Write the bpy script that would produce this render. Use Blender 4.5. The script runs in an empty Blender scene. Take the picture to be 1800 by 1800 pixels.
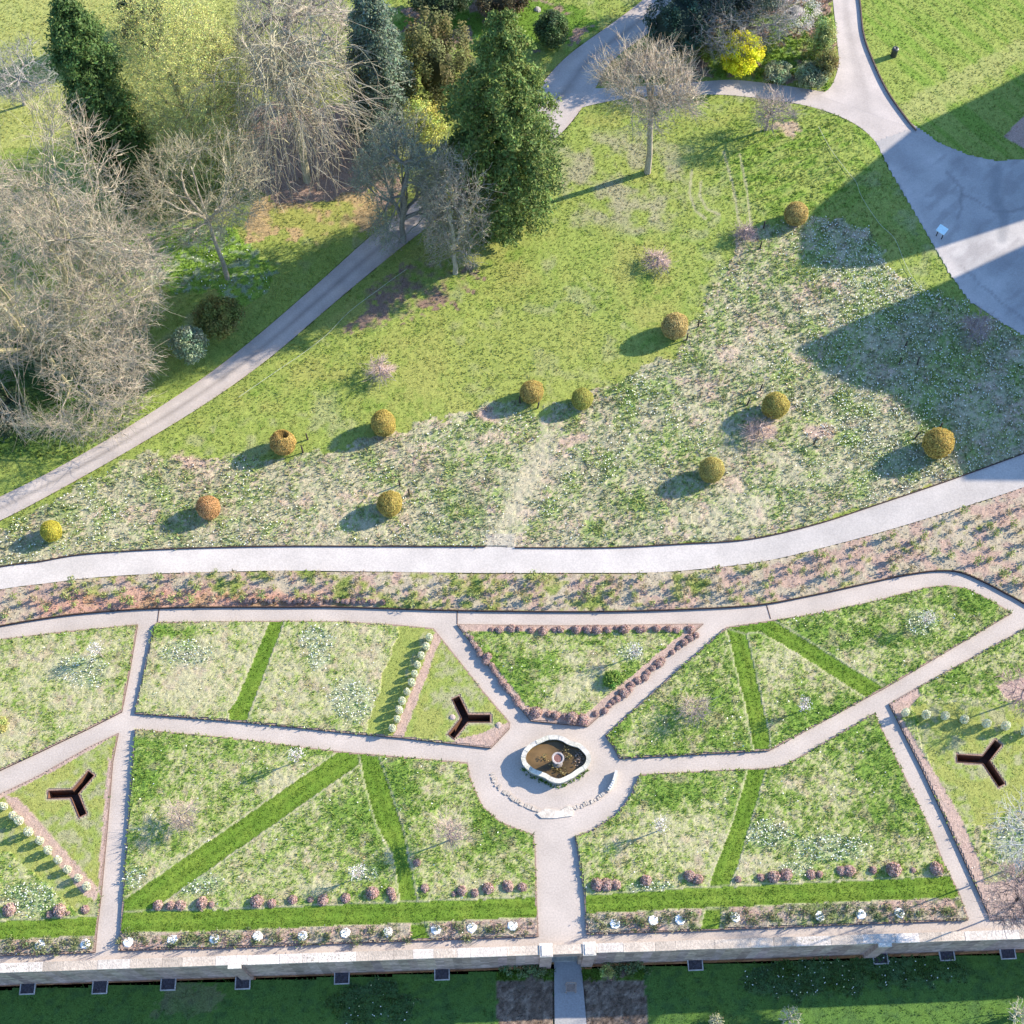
import bpy, math, random
import numpy as np
from mathutils import Vector
from mathutils.geometry import tessellate_polygon

R = math.radians
rng = np.random.default_rng(7)
scene = bpy.context.scene
COL = scene.collection

# ------------------------------------------------------------------ camera
PITCH = R(63.0); FPX = 2450.0; DIST = 89.0
CAM = np.array([0.0, -DIST * math.cos(PITCH), DIST * math.sin(PITCH)])
FWD = np.array([0.0, math.cos(PITCH), -math.sin(PITCH)])
UP = np.array([0.0, math.sin(PITCH), math.cos(PITCH)])
cam_d = bpy.data.cameras.new("camera"); cam = bpy.data.objects.new("camera", cam_d); COL.objects.link(cam)
cam.location = CAM; cam.rotation_euler = (math.pi / 2 - PITCH, 0, 0)
cam_d.sensor_width = 36.0; cam_d.lens = FPX / 1800.0 * 36.0
cam_d.clip_start = 0.5; cam_d.clip_end = 3000.0
scene.camera = cam

# ------------------------------------------------------------------ sky, sun, exposure
SUN_EL = R(25.5)
SUN_H = np.array([0.930, 0.367])            # horizontal direction towards the sun
w = bpy.data.worlds.new("World"); scene.world = w; w.use_nodes = True
nt = w.node_tree; bg = nt.nodes["Background"]
sky = nt.nodes.new("ShaderNodeTexSky"); sky.sky_type = 'NISHITA'; sky.sun_disc = False
sky.sun_elevation = SUN_EL; sky.sun_rotation = math.atan2(SUN_H[0], SUN_H[1])
nt.links.new(sky.outputs[0], bg.inputs[0]); bg.inputs[1].default_value = 0.15
sky.ozone_density = 5.0; sky.dust_density = 0.3; sky.air_density = 1.0
sd = bpy.data.lights.new("sun", 'SUN'); sun = bpy.data.objects.new("sun", sd); COL.objects.link(sun)
sd.energy = 4.3; sd.angle = R(0.55); sd.color = (1.0, 0.90, 0.74)
sv = Vector((SUN_H[0] * math.cos(SUN_EL), SUN_H[1] * math.cos(SUN_EL), math.sin(SUN_EL)))
sun.rotation_euler = sv.to_track_quat('Z', 'Y').to_euler(); sun.location = (60, 24, 50)
vs = scene.view_settings
scene.display_settings.display_device = 'sRGB'
vs.view_transform = 'Standard'; vs.look = 'None'; vs.exposure = 1.38; vs.gamma = 1.0; vs.use_curve_mapping = False
scene.cycles.max_bounces = 6; scene.cycles.diffuse_bounces = 3; scene.cycles.transparent_max_bounces = 4

# ------------------------------------------------------------------ mapping between the surveyed plan (photo pixels) and metres
def G(px, py, z=0.0):
    d = FWD + np.array([1.0, 0, 0]) * (px - 900) / FPX - UP * (py - 900) / FPX
    t = (z - CAM[2]) / d[2]
    return CAM + d * t
def GP(pts, z=0.0): return np.array([G(p[0], p[1], z)[:2] for p in pts])
def proj(P):
    P = np.asarray(P, float); rel = P - CAM
    dep = rel @ FWD
    return 900 + FPX * rel[..., 0] / dep, 900 - FPX * (rel @ UP) / dep
def px_per_m(P): return FPX / float((np.asarray(P) - CAM) @ FWD)
def zat(x, y, py):
    lo, hi = -6.0, 60.0
    for _ in range(50):
        m = (lo + hi) / 2
        if proj((x, y, m))[1] > py: lo = m
        else: hi = m
    return lo

# ------------------------------------------------------------------ noise on arrays
def _h(ix, iy, s):
    n = (ix.astype(np.int64) * 374761393 + iy.astype(np.int64) * 668265263 + s * 1274126177) & 0xFFFFFFFF
    n = ((n ^ (n >> 13)) * 1274126177) & 0xFFFFFFFF
    n = (n ^ (n >> 16)) & 0xFFFFFFFF
    return n / 4294967295.0
def vn(x, y, s=0):
    x = np.asarray(x, float); y = np.asarray(y, float)
    ix = np.floor(x); iy = np.floor(y); fx = x - ix; fy = y - iy
    fx = fx * fx * (3 - 2 * fx); fy = fy * fy * (3 - 2 * fy)
    a = _h(ix, iy, s); b = _h(ix + 1, iy, s); c = _h(ix, iy + 1, s); d = _h(ix + 1, iy + 1, s)
    return (a + (b - a) * fx) + ((c + (d - c) * fx) - (a + (b - a) * fx)) * fy
def fbm(x, y, s=0, o=4):
    t = 0; a = 1; n = 0
    for i in range(o):
        t = t + a * vn(x * 2 ** i + 17.3 * i, y * 2 ** i - 9.1 * i, s + i); n += a; a *= 0.55
    return t / n
def sst(a, b, x):
    t = np.clip((x - a) / (b - a), 0, 1); return t * t * (3 - 2 * t)
def inside(poly, x, y):
    poly = np.asarray(poly, float); r = np.zeros(len(x), bool); j = len(poly) - 1
    bx0, by0 = poly.min(0); bx1, by1 = poly.max(0)
    m = (x >= bx0) & (x <= bx1) & (y >= by0) & (y <= by1)
    if not m.any(): return r
    xs = x[m]; ys = y[m]; q = np.zeros(len(xs), bool)
    for i in range(len(poly)):
        xi, yi = poly[i]; xj, yj = poly[j]
        if yi != yj:
            c = ((yi > ys) != (yj > ys)) & (xs < (xj - xi) * (ys - yi) / (yj - yi) + xi)
            q ^= c
        j = i
    r[m] = q; return r
def dline(pts, x, y):
    d = np.full(len(x), 1e9)
    for (x0, y0), (x1, y1) in zip(pts[:-1], pts[1:]):
        vx, vy = x1 - x0, y1 - y0
        t = np.clip(((x - x0) * vx + (y - y0) * vy) / (vx * vx + vy * vy), 0, 1)
        d = np.minimum(d, np.hypot(x - x0 - t * vx, y - y0 - t * vy))
    return d
def ell(e, x, y):        # 1 at the centre, 0 at the rim
    return np.clip(1 - np.hypot((x - e[0]) / e[2], (y - e[1]) / e[3]), 0, 1)

# ------------------------------------------------------------------ mesh building
class MB:
    def __init__(s): s.v = []; s.c = []; s.f = []; s.n = 0
    def add(s, v, faces, col):
        """v (N,3); faces (M,k); col (3,) or (N,3)"""
        v = np.asarray(v, float); k = len(v)
        if k == 0: return
        col = np.asarray(col, float)
        if col.ndim == 1: col = np.tile(col, (k, 1))
        s.v.append(v); s.c.append(col); s.f.append(np.asarray(faces, np.int64) + s.n); s.n += k
    def box(s, lo, hi, col):
        x0, y0, z0 = lo; x1, y1, z1 = hi
        v = [(x0,y0,z0),(x1,y0,z0),(x1,y1,z0),(x0,y1,z0),(x0,y0,z1),(x1,y0,z1),(x1,y1,z1),(x0,y1,z1)]
        s.add(v, [(3,2,1,0),(4,5,6,7),(0,1,5,4),(1,2,6,5),(2,3,7,6),(3,0,4,7)], col)
    def obox(s, p, d, ln, wd, z0, z1, col):
        """box from p along unit d, width wd to the left of d"""
        d = np.asarray(d); n = np.array([-d[1], d[0]]); p = np.asarray(p, float)
        q = [p, p + d * ln, p + d * ln + n * wd, p + n * wd]
        v = [(a[0], a[1], z0) for a in q] + [(a[0], a[1], z1) for a in q]
        s.add(v, [(3,2,1,0),(4,5,6,7),(0,1,5,4),(1,2,6,5),(2,3,7,6),(3,0,4,7)], col)
    def tubes(s, P0, P1, R0, R1, k, col):
        P0 = np.asarray(P0, float); P1 = np.asarray(P1, float); n = len(P0)
        if n == 0: return
        R0 = np.asarray(R0, float); R1 = np.asarray(R1, float)
        d = P1 - P0; L = np.linalg.norm(d, axis=1, keepdims=True); d = d / np.maximum(L, 1e-9)
        a = np.where(np.abs(d[:, 2:3]) > .9, np.array([[1., 0, 0]]), np.array([[0, 0, 1.]]))
        u = np.cross(d, a); u /= np.linalg.norm(u, axis=1, keepdims=True); v = np.cross(d, u)
        an = np.arange(k) * 2 * np.pi / k
        ring = u[:, None, :] * np.cos(an)[None, :, None] + v[:, None, :] * np.sin(an)[None, :, None]
        A = P0[:, None, :] + ring * R0[:, None, None]; B = P1[:, None, :] + ring * R1[:, None, None]
        V = np.concatenate([A, B], 1).reshape(-1, 3)
        i = np.arange(k); j = (i + 1) % k
        f = np.stack([i, j, j + k, i + k], 1)[None] + (np.arange(n) * 2 * k)[:, None, None]
        col = np.asarray(col, float)
        if col.ndim == 2: col = np.repeat(col, 2 * k, 0)
        s.add(V, f.reshape(-1, 4), col)
    def path(s, pts, r, k, col):
        pts = np.asarray(pts, float); r = np.asarray(r, float) if np.ndim(r) else np.full(len(pts), r)
        s.tubes(pts[:-1], pts[1:], r[:-1], r[1:], k, col)
    def lathe(s, prof, k, col, cx=0, cy=0, jit=0):
        n = len(prof); an = np.arange(k) * 2 * np.pi / k
        V = []
        for (r, z) in prof:
            rr = r * (1 + jit * (rng.random(k) - .5))
            V.append(np.stack([cx + rr * np.cos(an), cy + rr * np.sin(an), np.full(k, z)], 1))
        V = np.concatenate(V); i = np.arange(k); j = (i + 1) % k
        f = np.concatenate([np.stack([i + a * k, j + a * k, j + (a + 1) * k, i + (a + 1) * k], 1) for a in range(n - 1)])
        s.add(V, f, col)
    def quads(s, P, size, col, nrm=None, spread=1.0, asp=1.0):
        """leaf-sized faces at P, facing roughly nrm"""
        P = np.asarray(P, float); n = len(P)
        if n == 0: return
        d = rng.normal(size=(n, 3)) * spread
        if nrm is not None: d = d + nrm
        d /= np.maximum(np.linalg.norm(d, axis=1, keepdims=True), 1e-6)
        a = rng.normal(size=(n, 3)); u = np.cross(d, a); u /= np.maximum(np.linalg.norm(u, axis=1, keepdims=True), 1e-6)
        v = np.cross(d, u)
        sz = (np.asarray(size) * (0.6 + 0.8 * rng.random(n)))[:, None]
        u = u * sz; v = v * sz * asp
        V = np.stack([P - u, P - v * .6, P + u, P + v * .6], 1).reshape(-1, 3)
        f = np.arange(4 * n).reshape(n, 4)
        col = np.asarray(col, float)
        if col.ndim == 2: col = np.repeat(col, 4, 0)
        s.add(V, f, col)
    def poly(s, pts, z, col, holes=()):
        loops = [[Vector((p[0], p[1], 0)) for p in pts]] + [[Vector((p[0], p[1], 0)) for p in h] for h in holes]
        tri = tessellate_polygon(loops)
        V = np.array([(p.x, p.y, z) for l in loops for p in l])
        T = []
        for t in tri:
            a, b, c = V[t[0]], V[t[1]], V[t[2]]
            cr = (b[0]-a[0])*(c[1]-a[1]) - (b[1]-a[1])*(c[0]-a[0])
            if abs(cr) < 1e-9: continue
            T.append(t if cr > 0 else (t[0], t[2], t[1]))
        s.add(V, np.array(T), col)
    def sides(s, pts, z0, z1, col):
        pts = np.asarray(pts, float); n = len(pts)
        area = 0.5 * np.sum(pts[:, 0] * np.roll(pts[:, 1], -1) - np.roll(pts[:, 0], -1) * pts[:, 1])
        if area < 0: pts = pts[::-1]
        V = np.concatenate([np.c_[pts, np.full(n, z0)], np.c_[pts, np.full(n, z1)]])
        i = np.arange(n); j = (i + 1) % n
        s.add(V, np.stack([i, j, j + n, i + n], 1), col)
    def build(s, name, mat, parent=None, smooth=False, loc=None):
        me = bpy.data.meshes.new(name)
        V = np.concatenate(s.v).astype(np.float32); C = np.concatenate(s.c).astype(np.float32)
        if loc is not None: V = V - np.asarray(loc, np.float32)
        li = np.concatenate([f.ravel() for f in s.f]).astype(np.int32)
        tot = np.concatenate([np.full(len(f), f.shape[1]) for f in s.f]).astype(np.int32)
        st = np.concatenate([[0], np.cumsum(tot)[:-1]]).astype(np.int32)
        me.vertices.add(len(V)); me.vertices.foreach_set("co", V.ravel())
        me.loops.add(len(li)); me.loops.foreach_set("vertex_index", li)
        me.polygons.add(len(tot)); me.polygons.foreach_set("loop_start", st); me.polygons.foreach_set("loop_total", tot)
        me.polygons.foreach_set("use_smooth", np.full(len(tot), smooth))
        at = me.color_attributes.new("Col", 'FLOAT_COLOR', 'POINT')
        at.data.foreach_set("color", np.c_[C, np.ones(len(C), np.float32)].astype(np.float32).ravel())
        me.update(); me.validate()
        me.materials.append(mat)
        o = bpy.data.objects.new(name, me); COL.objects.link(o)
        if parent is not None: o.parent = parent
        elif loc is not None: o.location = loc
        return o

def tag(o, label, cat, group=None, kind=None):
    if label: o['label'] = label
    if cat: o['category'] = cat
    if group: o['group'] = group
    if kind: o['kind'] = kind
    return o
def structure(o): o['kind'] = 'structure'; return o
def thing(name, label, cat, loc, group=None, rz=0):
    o = bpy.data.objects.new(name, None); COL.objects.link(o); o.location = loc; o.rotation_euler = (0, 0, rz)
    o.empty_display_size = .2
    return tag(o, label, cat, group)
def dup(o, loc, rz=0.0, sc=1.0, label=None, group=None):
    c = o.copy(); COL.objects.link(c); c.location = loc; c.rotation_euler = (0, 0, rz); c.scale = (sc,) * 3 if np.ndim(sc) == 0 else sc
    if label: c['label'] = label
    if group: c['group'] = group
    for ch in o.children:
        d = ch.copy(); COL.objects.link(d); d.parent = c
    return c

# ------------------------------------------------------------------ materials
def mat_attr(name, rough=.9, nscale=30., namt=.25, bump=0., bscale=60., transl=0., spec=.2, n2=0., n2s=3., metal=0.):
    m = bpy.data.materials.new(name); m.use_nodes = True; t = m.node_tree; N = t.nodes; L = t.links
    b = N["Principled BSDF"]; b.inputs["Roughness"].default_value = rough; b.inputs["Metallic"].default_value = metal
    b.inputs["Specular IOR Level"].default_value = spec
    at = N.new("ShaderNodeAttribute"); at.attribute_name = "Col"
    tc = N.new("ShaderNodeTexCoord")
    no = N.new("ShaderNodeTexNoise"); no.inputs["Scale"].default_value = nscale; no.inputs["Detail"].default_value = 4
    L.new(tc.outputs["Object"], no.inputs["Vector"])
    mr = N.new("ShaderNodeMapRange"); mr.inputs[1].default_value = .3; mr.inputs[2].default_value = .7
    mr.inputs[3].default_value = 1 - namt; mr.inputs[4].default_value = 1 + namt
    L.new(no.outputs["Fac"], mr.inputs[0])
    vm = N.new("ShaderNodeVectorMath"); vm.operation = 'SCALE'
    L.new(at.outputs["Color"], vm.inputs[0]); L.new(mr.outputs[0], vm.inputs["Scale"])
    out = vm.outputs[0]
    if n2:
        no2 = N.new("ShaderNodeTexNoise"); no2.inputs["Scale"].default_value = n2s; no2.inputs["Detail"].default_value = 5
        L.new(tc.outputs["Object"], no2.inputs["Vector"])
        m2 = N.new("ShaderNodeMapRange"); m2.inputs[1].default_value = .3; m2.inputs[2].default_value = .7
        m2.inputs[3].default_value = 1 - n2; m2.inputs[4].default_value = 1 + n2
        L.new(no2.outputs["Fac"], m2.inputs[0])
        v2 = N.new("ShaderNodeVectorMath"); v2.operation = 'SCALE'
        L.new(out, v2.inputs[0]); L.new(m2.outputs[0], v2.inputs["Scale"]); out = v2.outputs[0]
    L.new(out, b.inputs["Base Color"])
    if bump:
        nb = N.new("ShaderNodeTexNoise"); nb.inputs["Scale"].default_value = bscale; nb.inputs["Detail"].default_value = 5
        L.new(tc.outputs["Object"], nb.inputs["Vector"])
        bu = N.new("ShaderNodeBump"); bu.inputs["Strength"].default_value = bump; bu.inputs["Distance"].default_value = .05
        L.new(nb.outputs["Fac"], bu.inputs["Height"]); L.new(bu.outputs[0], b.inputs["Normal"])
    if transl:
        tr = N.new("ShaderNodeBsdfTranslucent"); mx = N.new("ShaderNodeMixShader"); mx.inputs[0].default_value = transl
        L.new(out, tr.inputs["Color"]); L.new(b.outputs[0], mx.inputs[1]); L.new(tr.outputs[0], mx.inputs[2])
        L.new(mx.outputs[0], N["Material Output"].inputs["Surface"])
    return m
M_TURF = mat_attr("turf", .95, 14, .30, .5, 22, spec=.1)
M_GRASS = mat_attr("grass_blade", .8, 5, .2, transl=.25, spec=.15)
M_LEAF = mat_attr("leaf", .7, 3, .2, transl=.25, spec=.25)
M_BARK = mat_attr("bark", .95, 6, .25, spec=.1)
M_TWIG = mat_attr("twig", .95, 1.5, .2, spec=.1)
M_GRAVEL = mat_attr("gravel", .95, 11, .13, .3, 40, spec=.1, n2=.10, n2s=.45)
M_ROAD = mat_attr("tarmac", .9, 12, .10, .2, 50, spec=.15, n2=.10, n2s=.6)
M_STONE = mat_attr("stone", .9, 7, .22, .5, 14, spec=.2, n2=.14, n2s=1.3)
M_BRICK = mat_attr("wall_stone", .92, 5, .25, .6, 10, spec=.15, n2=.22, n2s=.8)
M_SOIL = mat_attr("soil", 1., 12, .3, .8, 18, spec=.05)
M_STEEL = mat_attr("rusted_steel", .85, 8, .3, .2, 20, spec=.3)
M_WOOD = mat_attr("weathered_wood", .85, 10, .25, .2, 30)
M_PETAL = mat_attr("petal", .8, 5, .1, transl=.2, spec=.1)
M_PLAIN = mat_attr("painted_panel", .45, 8, .08, spec=.4)

# ------------------------------------------------------------------ colours (albedo)
LUSH = np.array([.240, .290, .068]); GREEN = np.array([.120, .205, .028]); OLIVE = np.array([.275, .288, .078])
MOWN = np.array([.098, .168, .020]); MOWN2 = np.array([.150, .212, .030]); STRAW = np.array([.405, .345, .250])
PALE = np.array([.440, .390, .300]); SOIL = np.array([.380, .270, .215]); PINK = np.array([.430, .290, .245])
DARKG = np.array([.070, .125, .060]); BLUEG = np.array([.195, .240, .145]); LITTER = np.array([.270, .185, .140])
TAN = np.array([.400, .290, .150]); STEEL = np.array([.060, .036, .030])

def mix(a, b, t):
    t = np.asarray(t)[:, None]
    return a * (1 - t) + b * t

# ================================================================== PLAN (photo pixels)
def smooth(pts, n=6):
    """Catmull-Rom through pts"""
    p = np.array(pts, float); q = np.vstack([2 * p[0] - p[1], p, 2 * p[-1] - p[-2]]); out = []
    for i in range(1, len(q) - 2):
        for k in range(n):
            t = k / n
            out.append(.5 * ((2*q[i]) + (-q[i-1]+q[i+1])*t + (2*q[i-1]-5*q[i]+4*q[i+1]-q[i+2])*t*t + (-q[i-1]+3*q[i]-3*q[i+1]+q[i+2])*t**3))
    out.append(q[-2]); return np.array(out)

WP_N = smooth([(-120,1024),(0,996),(69,987),(139,975),(250,967),(389,962),(500,960),(600,960),(853,961),(905,962.5),(1033,963),(1100,961.5),(1200,956),(1317,948),(1433,922),(1533,890),(1667,845),(1800,797),(1950,740)])
WP_S = smooth([(-120,1062),(0,1036),(83,1025),(167,1015),(278,1008),(389,1005),(500,1003),(600,1004),(833,1007),(905,1007),(1067,1007),(1120,1007),(1200,1003),(1333,988),(1433,966),(1567,930),(1700,889),(1800,856),(1950,800)])
GP_N = smooth([(-120,1126),(0,1100),(111,1082),(194,1074),(278,1069),(389,1067),(500,1067),(600,1067),(800,1073),(1033,1075),(1200,1071),(1333,1063),(1433,1045),(1533,1023),(1600,1009),(1650,1003),(1690,1006),(1733,1024),(1767,1042),(1800,1060),(1900,1122),(2000,1190)])
DRIVE_L = smooth([(-120,925),(0,873),(120,812),(250,735),(360,662),(450,592),(560,497),(640,425),(700,375),(760,330),(840,272),(900,215),(950,150),(998,98),(1080,38),(1130,0),(1200,-60)])
DRIVE_R = smooth([(-120,965),(0,915),(120,852),(260,772),(380,697),(480,624),(590,530),(690,447),(750,400),(810,350),(890,295),(980,240),(1040,165),(1075,108),(1150,50),(1200,0),(1270,-60)])
EAST_U = smooth([(955,160),(985,154),(1060,155),(1150,150),(1250,142),(1300,141),(1390,152),(1470,166),(1540,185),(1600,215),(1625,240)])
EAST_L = smooth([(955,208),(985,200),(1050,182),(1130,170),(1250,166),(1330,172),(1410,184),(1470,202),(1515,226),(1545,256),(1575,292)])
NORTH_L = smooth([(1455,-70),(1464,0),(1470,60),(1474,110),(1462,150),(1440,168)], 6)
NORTH_R = smooth([(1500,-70),(1511,0),(1518,60),(1536,110),(1560,160),(1592,206),(1610,228)], 6)
CARPARK = [(1540,250),(1610,224),(1650,252),(1700,273),(1750,284),(1800,282),(1860,268),(2300,150),(2500,330),(2300,620),(1900,650),(1835,612),(1800,590),(1758,566),(1705,530),(1672,485),(1640,430),(1600,360),(1565,300)]
RBED = [(1763,240),(1802,203),(1880,185),(1900,250),(1802,263)]

BEDS = {
 'A': [(-140,1150),(0,1123),(111,1110),(242,1097),(228,1180),(214,1251),(155,1281),(67,1323),(0,1354),(-140,1425)],
 'B': [(208,1288),(155,1313),(67,1363),(0,1395),(-140,1462),(-140,1688),(0,1680),(167,1674),(171,1628),(178,1572),(189,1450),(198,1339)],
 'C': [(271,1097),(278,1093),(500,1091),(600,1092),(700,1098),(762,1104),(807,1160),(850,1215),(897,1270),(896,1280),(863,1315),(707,1297),(637,1291),(436,1270),(236,1254)],
 'D': [(237,1281),(400,1296),(600,1321),(822,1340),(826,1362),(833,1383),(849,1417),(878,1443),(911,1457),(938,1466),(942,1500),(944,1578),(947,1646),(800,1651),(400,1666),(209,1671),(222,1480)],
 'E': [(803,1097),(1000,1099),(1237,1096),(1033,1277),(933,1267),(915,1245)],
 'F': [(1277,1102),(1200,1170),(1064,1292),(1078,1312),(1089,1333),(1200,1327),(1353,1319),(1523,1227),(1555,1210),(1780,1077),(1755,1062),(1733,1050),(1700,1034),(1667,1028),(1627,1032),(1533,1057),(1433,1078),(1357,1090)],
 'G': [(1124,1361),(1200,1357),(1347,1350),(1380,1345),(1537,1253),(1633,1450),(1660,1517),(1687,1570),(1703,1617),(1200,1637),(1031,1642),(1027,1573),(1016,1500),(1010,1470),(1044,1457),(1087,1428),(1111,1394)],
 'H': [(1563,1237),(1600,1215),(1800,1105),(1930,1030),(1960,1100),(1960,1607),(1800,1613),(1742,1617),(1727,1583),(1700,1523),(1667,1450),(1620,1350)],
}
DRY = {'A': .62, 'B': .38, 'C': .66, 'D': .42, 'E': .40, 'F': .34, 'G': .40, 'H': .42}
MOWNS = [[(475,1092),(500,1091),(432,1271),(404,1266),(400,1250),(413,1238)],
 [(598,1320),(636,1322),(630,1345),(262,1603),(216,1640),(214,1585)],
 [(632,1324),(665,1330),(706,1450),(720,1520),(737,1600),(755,1651),(722,1652),(705,1590),(690,1500),(662,1450),(640,1370)],
 [(265,1602),(400,1599),(600,1591),(944,1577),(946,1612),(723,1622),(400,1636),(212,1640),(214,1605)],
 [(1277,1102),(1300,1104),(1312,1116),(1335,1215),(1353,1300),(1352,1319),(1325,1320),(1310,1240),(1290,1160)],
 [(1277,1102),(1357,1090),(1555,1210),(1523,1227),(1400,1148),(1335,1110),(1311,1113)],
 [(1315,1352),(1347,1350),(1300,1510),(1277,1570),(1263,1634),(1232,1635),(1250,1545),(1290,1440)],
 [(1027,1575),(1200,1563),(1500,1549),(1677,1540),(1686,1577),(1268,1595),(1028,1606)],
 [(-140,1628),(0,1620),(171,1611),(168,1645),(0,1653),(-140,1661)]]
SHORT = [[(727,1100),(760,1103),(897,1270),(863,1315),(640,1291),(700,1180)],   # shorter, yellower turf round the steel troughs
 [(208,1288),(-140,1462),(-140,1500),(20,1500),(140,1610),(175,1610),(198,1339)],
 [(1600,1240),(1700,1235),(1960,1255),(1960,1480),(1790,1420),(1730,1450),(1665,1445)]]
SOILS = [[(765,1112),(777,1117),(708,1299),(690,1296)],[(5,1398),(30,1400),(172,1560),(168,1585),(150,1575),(20,1420)],
 [(1563,1237),(1610,1205),(1618,1222),(1585,1262),(1650,1370),(1690,1440),(1720,1510),(1745,1617),(1727,1583),(1667,1450),(1620,1350)],
 [(198,1339),(190,1330),(178,1480),(172,1572),(178,1572),(189,1450)],[(-140,1452),(0,1385),(150,1312),(200,1287),(208,1290),(155,1322),(0,1404),(-140,1474)],
 [(800,1300),(850,1288),(897,1268),(896,1282),(863,1316),(800,1310)],
 [(-140,1661),(0,1653),(168,1645),(167,1675),(0,1681),(-140,1690)],[(211,1641),(400,1637),(722,1623),(722,1654),(209,1672)],
 [(755,1622),(946,1613),(948,1647),(755,1653)],[(1028,1607),(1232,1597),(1230,1637),(1030,1643)],[(1268,1596),(1687,1578),(1704,1618),(1266,1636)],
 [(803,1097),(1237,1096),(1225,1108),(815,1110)],[(803,1097),(818,1108),(925,1240),(1030,1262),(1033,1277),(933,1267),(915,1245)],[(1237,1096),(1033,1277),(1022,1262),(1205,1108)],
 [(1750,1205),(1800,1190),(1960,1190),(1960,1245),(1770,1230)],[(1715,1560),(1800,1540),(1960,1540),(1960,1612),(1742,1618)]]
WHITEPATCH = [(330,1150,60,30),(555,1125,45,28),(620,1230,50,50),(145,1180,60,40),(560,1160,30,20),(240,1540,25,25),(350,1552,60,26),(55,1580,60,40),(1350,1465,60,30),(1460,1490,90,35),(1620,1095,35,30),(1110,1150,30,20),(1140,1560,60,20),(1780,1490,40,70),(1400,1525,40,18),(640,1535,30,20),(1740,1590,40,30)]
LUSHPATCH = [(900,1190,120,60),(1075,1190,25,15),(1500,1120,180,30),(1450,1260,120,50),(1560,1380,80,120),(260,1350,50,70),(700,1390,60,90),(880,1460,70,60),(1180,1400,80,40),(1700,1060,70,30),(300,1110,80,14),(1250,1250,50,80),(1690,1200,100,40),(640,1440,90,70)]
STRAWPATCH = [(1000,1210,90,40),(1500,1170,70,40),(1370,1160,50,50),(700,1250,60,40),(330,1200,70,60),(1210,1460,110,70),(320,1430,40,30),(790,1460,50,50),(500,1380,60,40),(1225,1250,40,35),(560,1560,60,25),(1300,1520,150,30),(1640,1330,90,60),(20,1300,60,60)]

YCENT = [((130,1395),[(85,1397),(161,1359),(146,1434)]), ((819,1263),[(862,1263),(801,1226),(793,1295)]), ((1731,1336),[(1682,1333),(1755,1305),(1761,1381)])]
def ypoly(c, arms, hw=.235):
    c = G(*c, .12)[:2]; A = [G(*a, .12)[:2] for a in arms]
    D = [(a - c) for a in A]; L = [np.linalg.norm(d) for d in D]; D = [d / l for d, l in zip(D, L)]
    o = sorted(range(3), key=lambda i: math.atan2(D[i][1], D[i][0])); pts = []
    for q in range(3):
        i, j = o[q], o[(q + 1) % 3]
        d, n = D[i], np.array([-D[i][1], D[i][0]])
        pts += [c + d * L[i] - n * hw, c + d * L[i] + n * hw]
        m = np.array([-D[i][1], D[i][0]]); m2 = np.array([D[j][1], -D[j][0]])
        M = np.array([D[i], -D[j]]).T
        t = np.linalg.solve(M, m2 * hw - m * hw); pts.append(c + D[i] * t[0] + m * hw)
    return np.array(pts)
YP = [ypoly(*y) for y in YCENT]
YBED = {'B': 0, 'C': 1, 'H': 2}

MEADOW = [(-140,985),(0,925),(90,880),(180,838),(262,795),(330,812),(440,806),(560,800),(640,776),(740,750),(870,712),(960,726),(1050,692),(1120,655),(1185,617),(1230,545),(1270,490),(1300,415),(1345,398),(1420,380),(1480,384),(1540,430),(1600,500),(1690,532),(1740,562),(1900,650),(2000,720),(1950,760),(1667,850),(1317,955),(1033,968),(600,966),(139,980),(-140,1040)]
WOODFLOOR = [(395,215),(480,180),(640,200),(700,300),(690,370),(560,380),(470,350),(420,300)]
TANFLOOR = [(440,350),(560,360),(660,330),(670,400),(560,430),(500,410),(440,430)]
ISLAND = [(1205,0),(1150,45),(1085,110),(1045,150),(1150,148),(1250,140),(1300,138),(1390,150),(1462,158),(1474,110),(1466,0),(1460,-70),(1270,-70)]
DARKSOIL = [(690,470),(760,450),(850,470),(800,530),(690,560),(600,580)]

# ================================================================== GROUND
# retaining wall line
W0 = G(0, 1710, .42)[:2]; W1 = G(1800, 1650, .42)[:2]
WD = (W1 - W0) / np.linalg.norm(W1 - W0); WN = np.array([-WD[1], WD[0]])
CAPW = .50
WLEN = float(np.linalg.norm(W1 - W0))
def wall_st(x, y): return (x - W0[0]) * WD[0] + (y - W0[1]) * WD[1], (x - W0[0]) * WN[0] + (y - W0[1]) * WN[1]
def lower_z(s): return -4.05 + 0.75 * np.clip((s + 5) / (WLEN + 10), 0, 1)

GARDEN_W = np.vstack([GP(GP_N), [W0 + WD * (WLEN + 14) + WN * .25], [W0 - WD * 14 + WN * .25]])
WPPOLY = np.vstack([WP_N, WP_S[::-1]])
DRPOLY = np.vstack([DRIVE_L, DRIVE_R[::-1]]); EAPOLY = np.vstack([EAST_U, EAST_L[::-1]]); NOPOLY = np.vstack([NORTH_L, NORTH_R[::-1]])
STRIP = np.vstack([WP_S, GP_N[::-1]])

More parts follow.
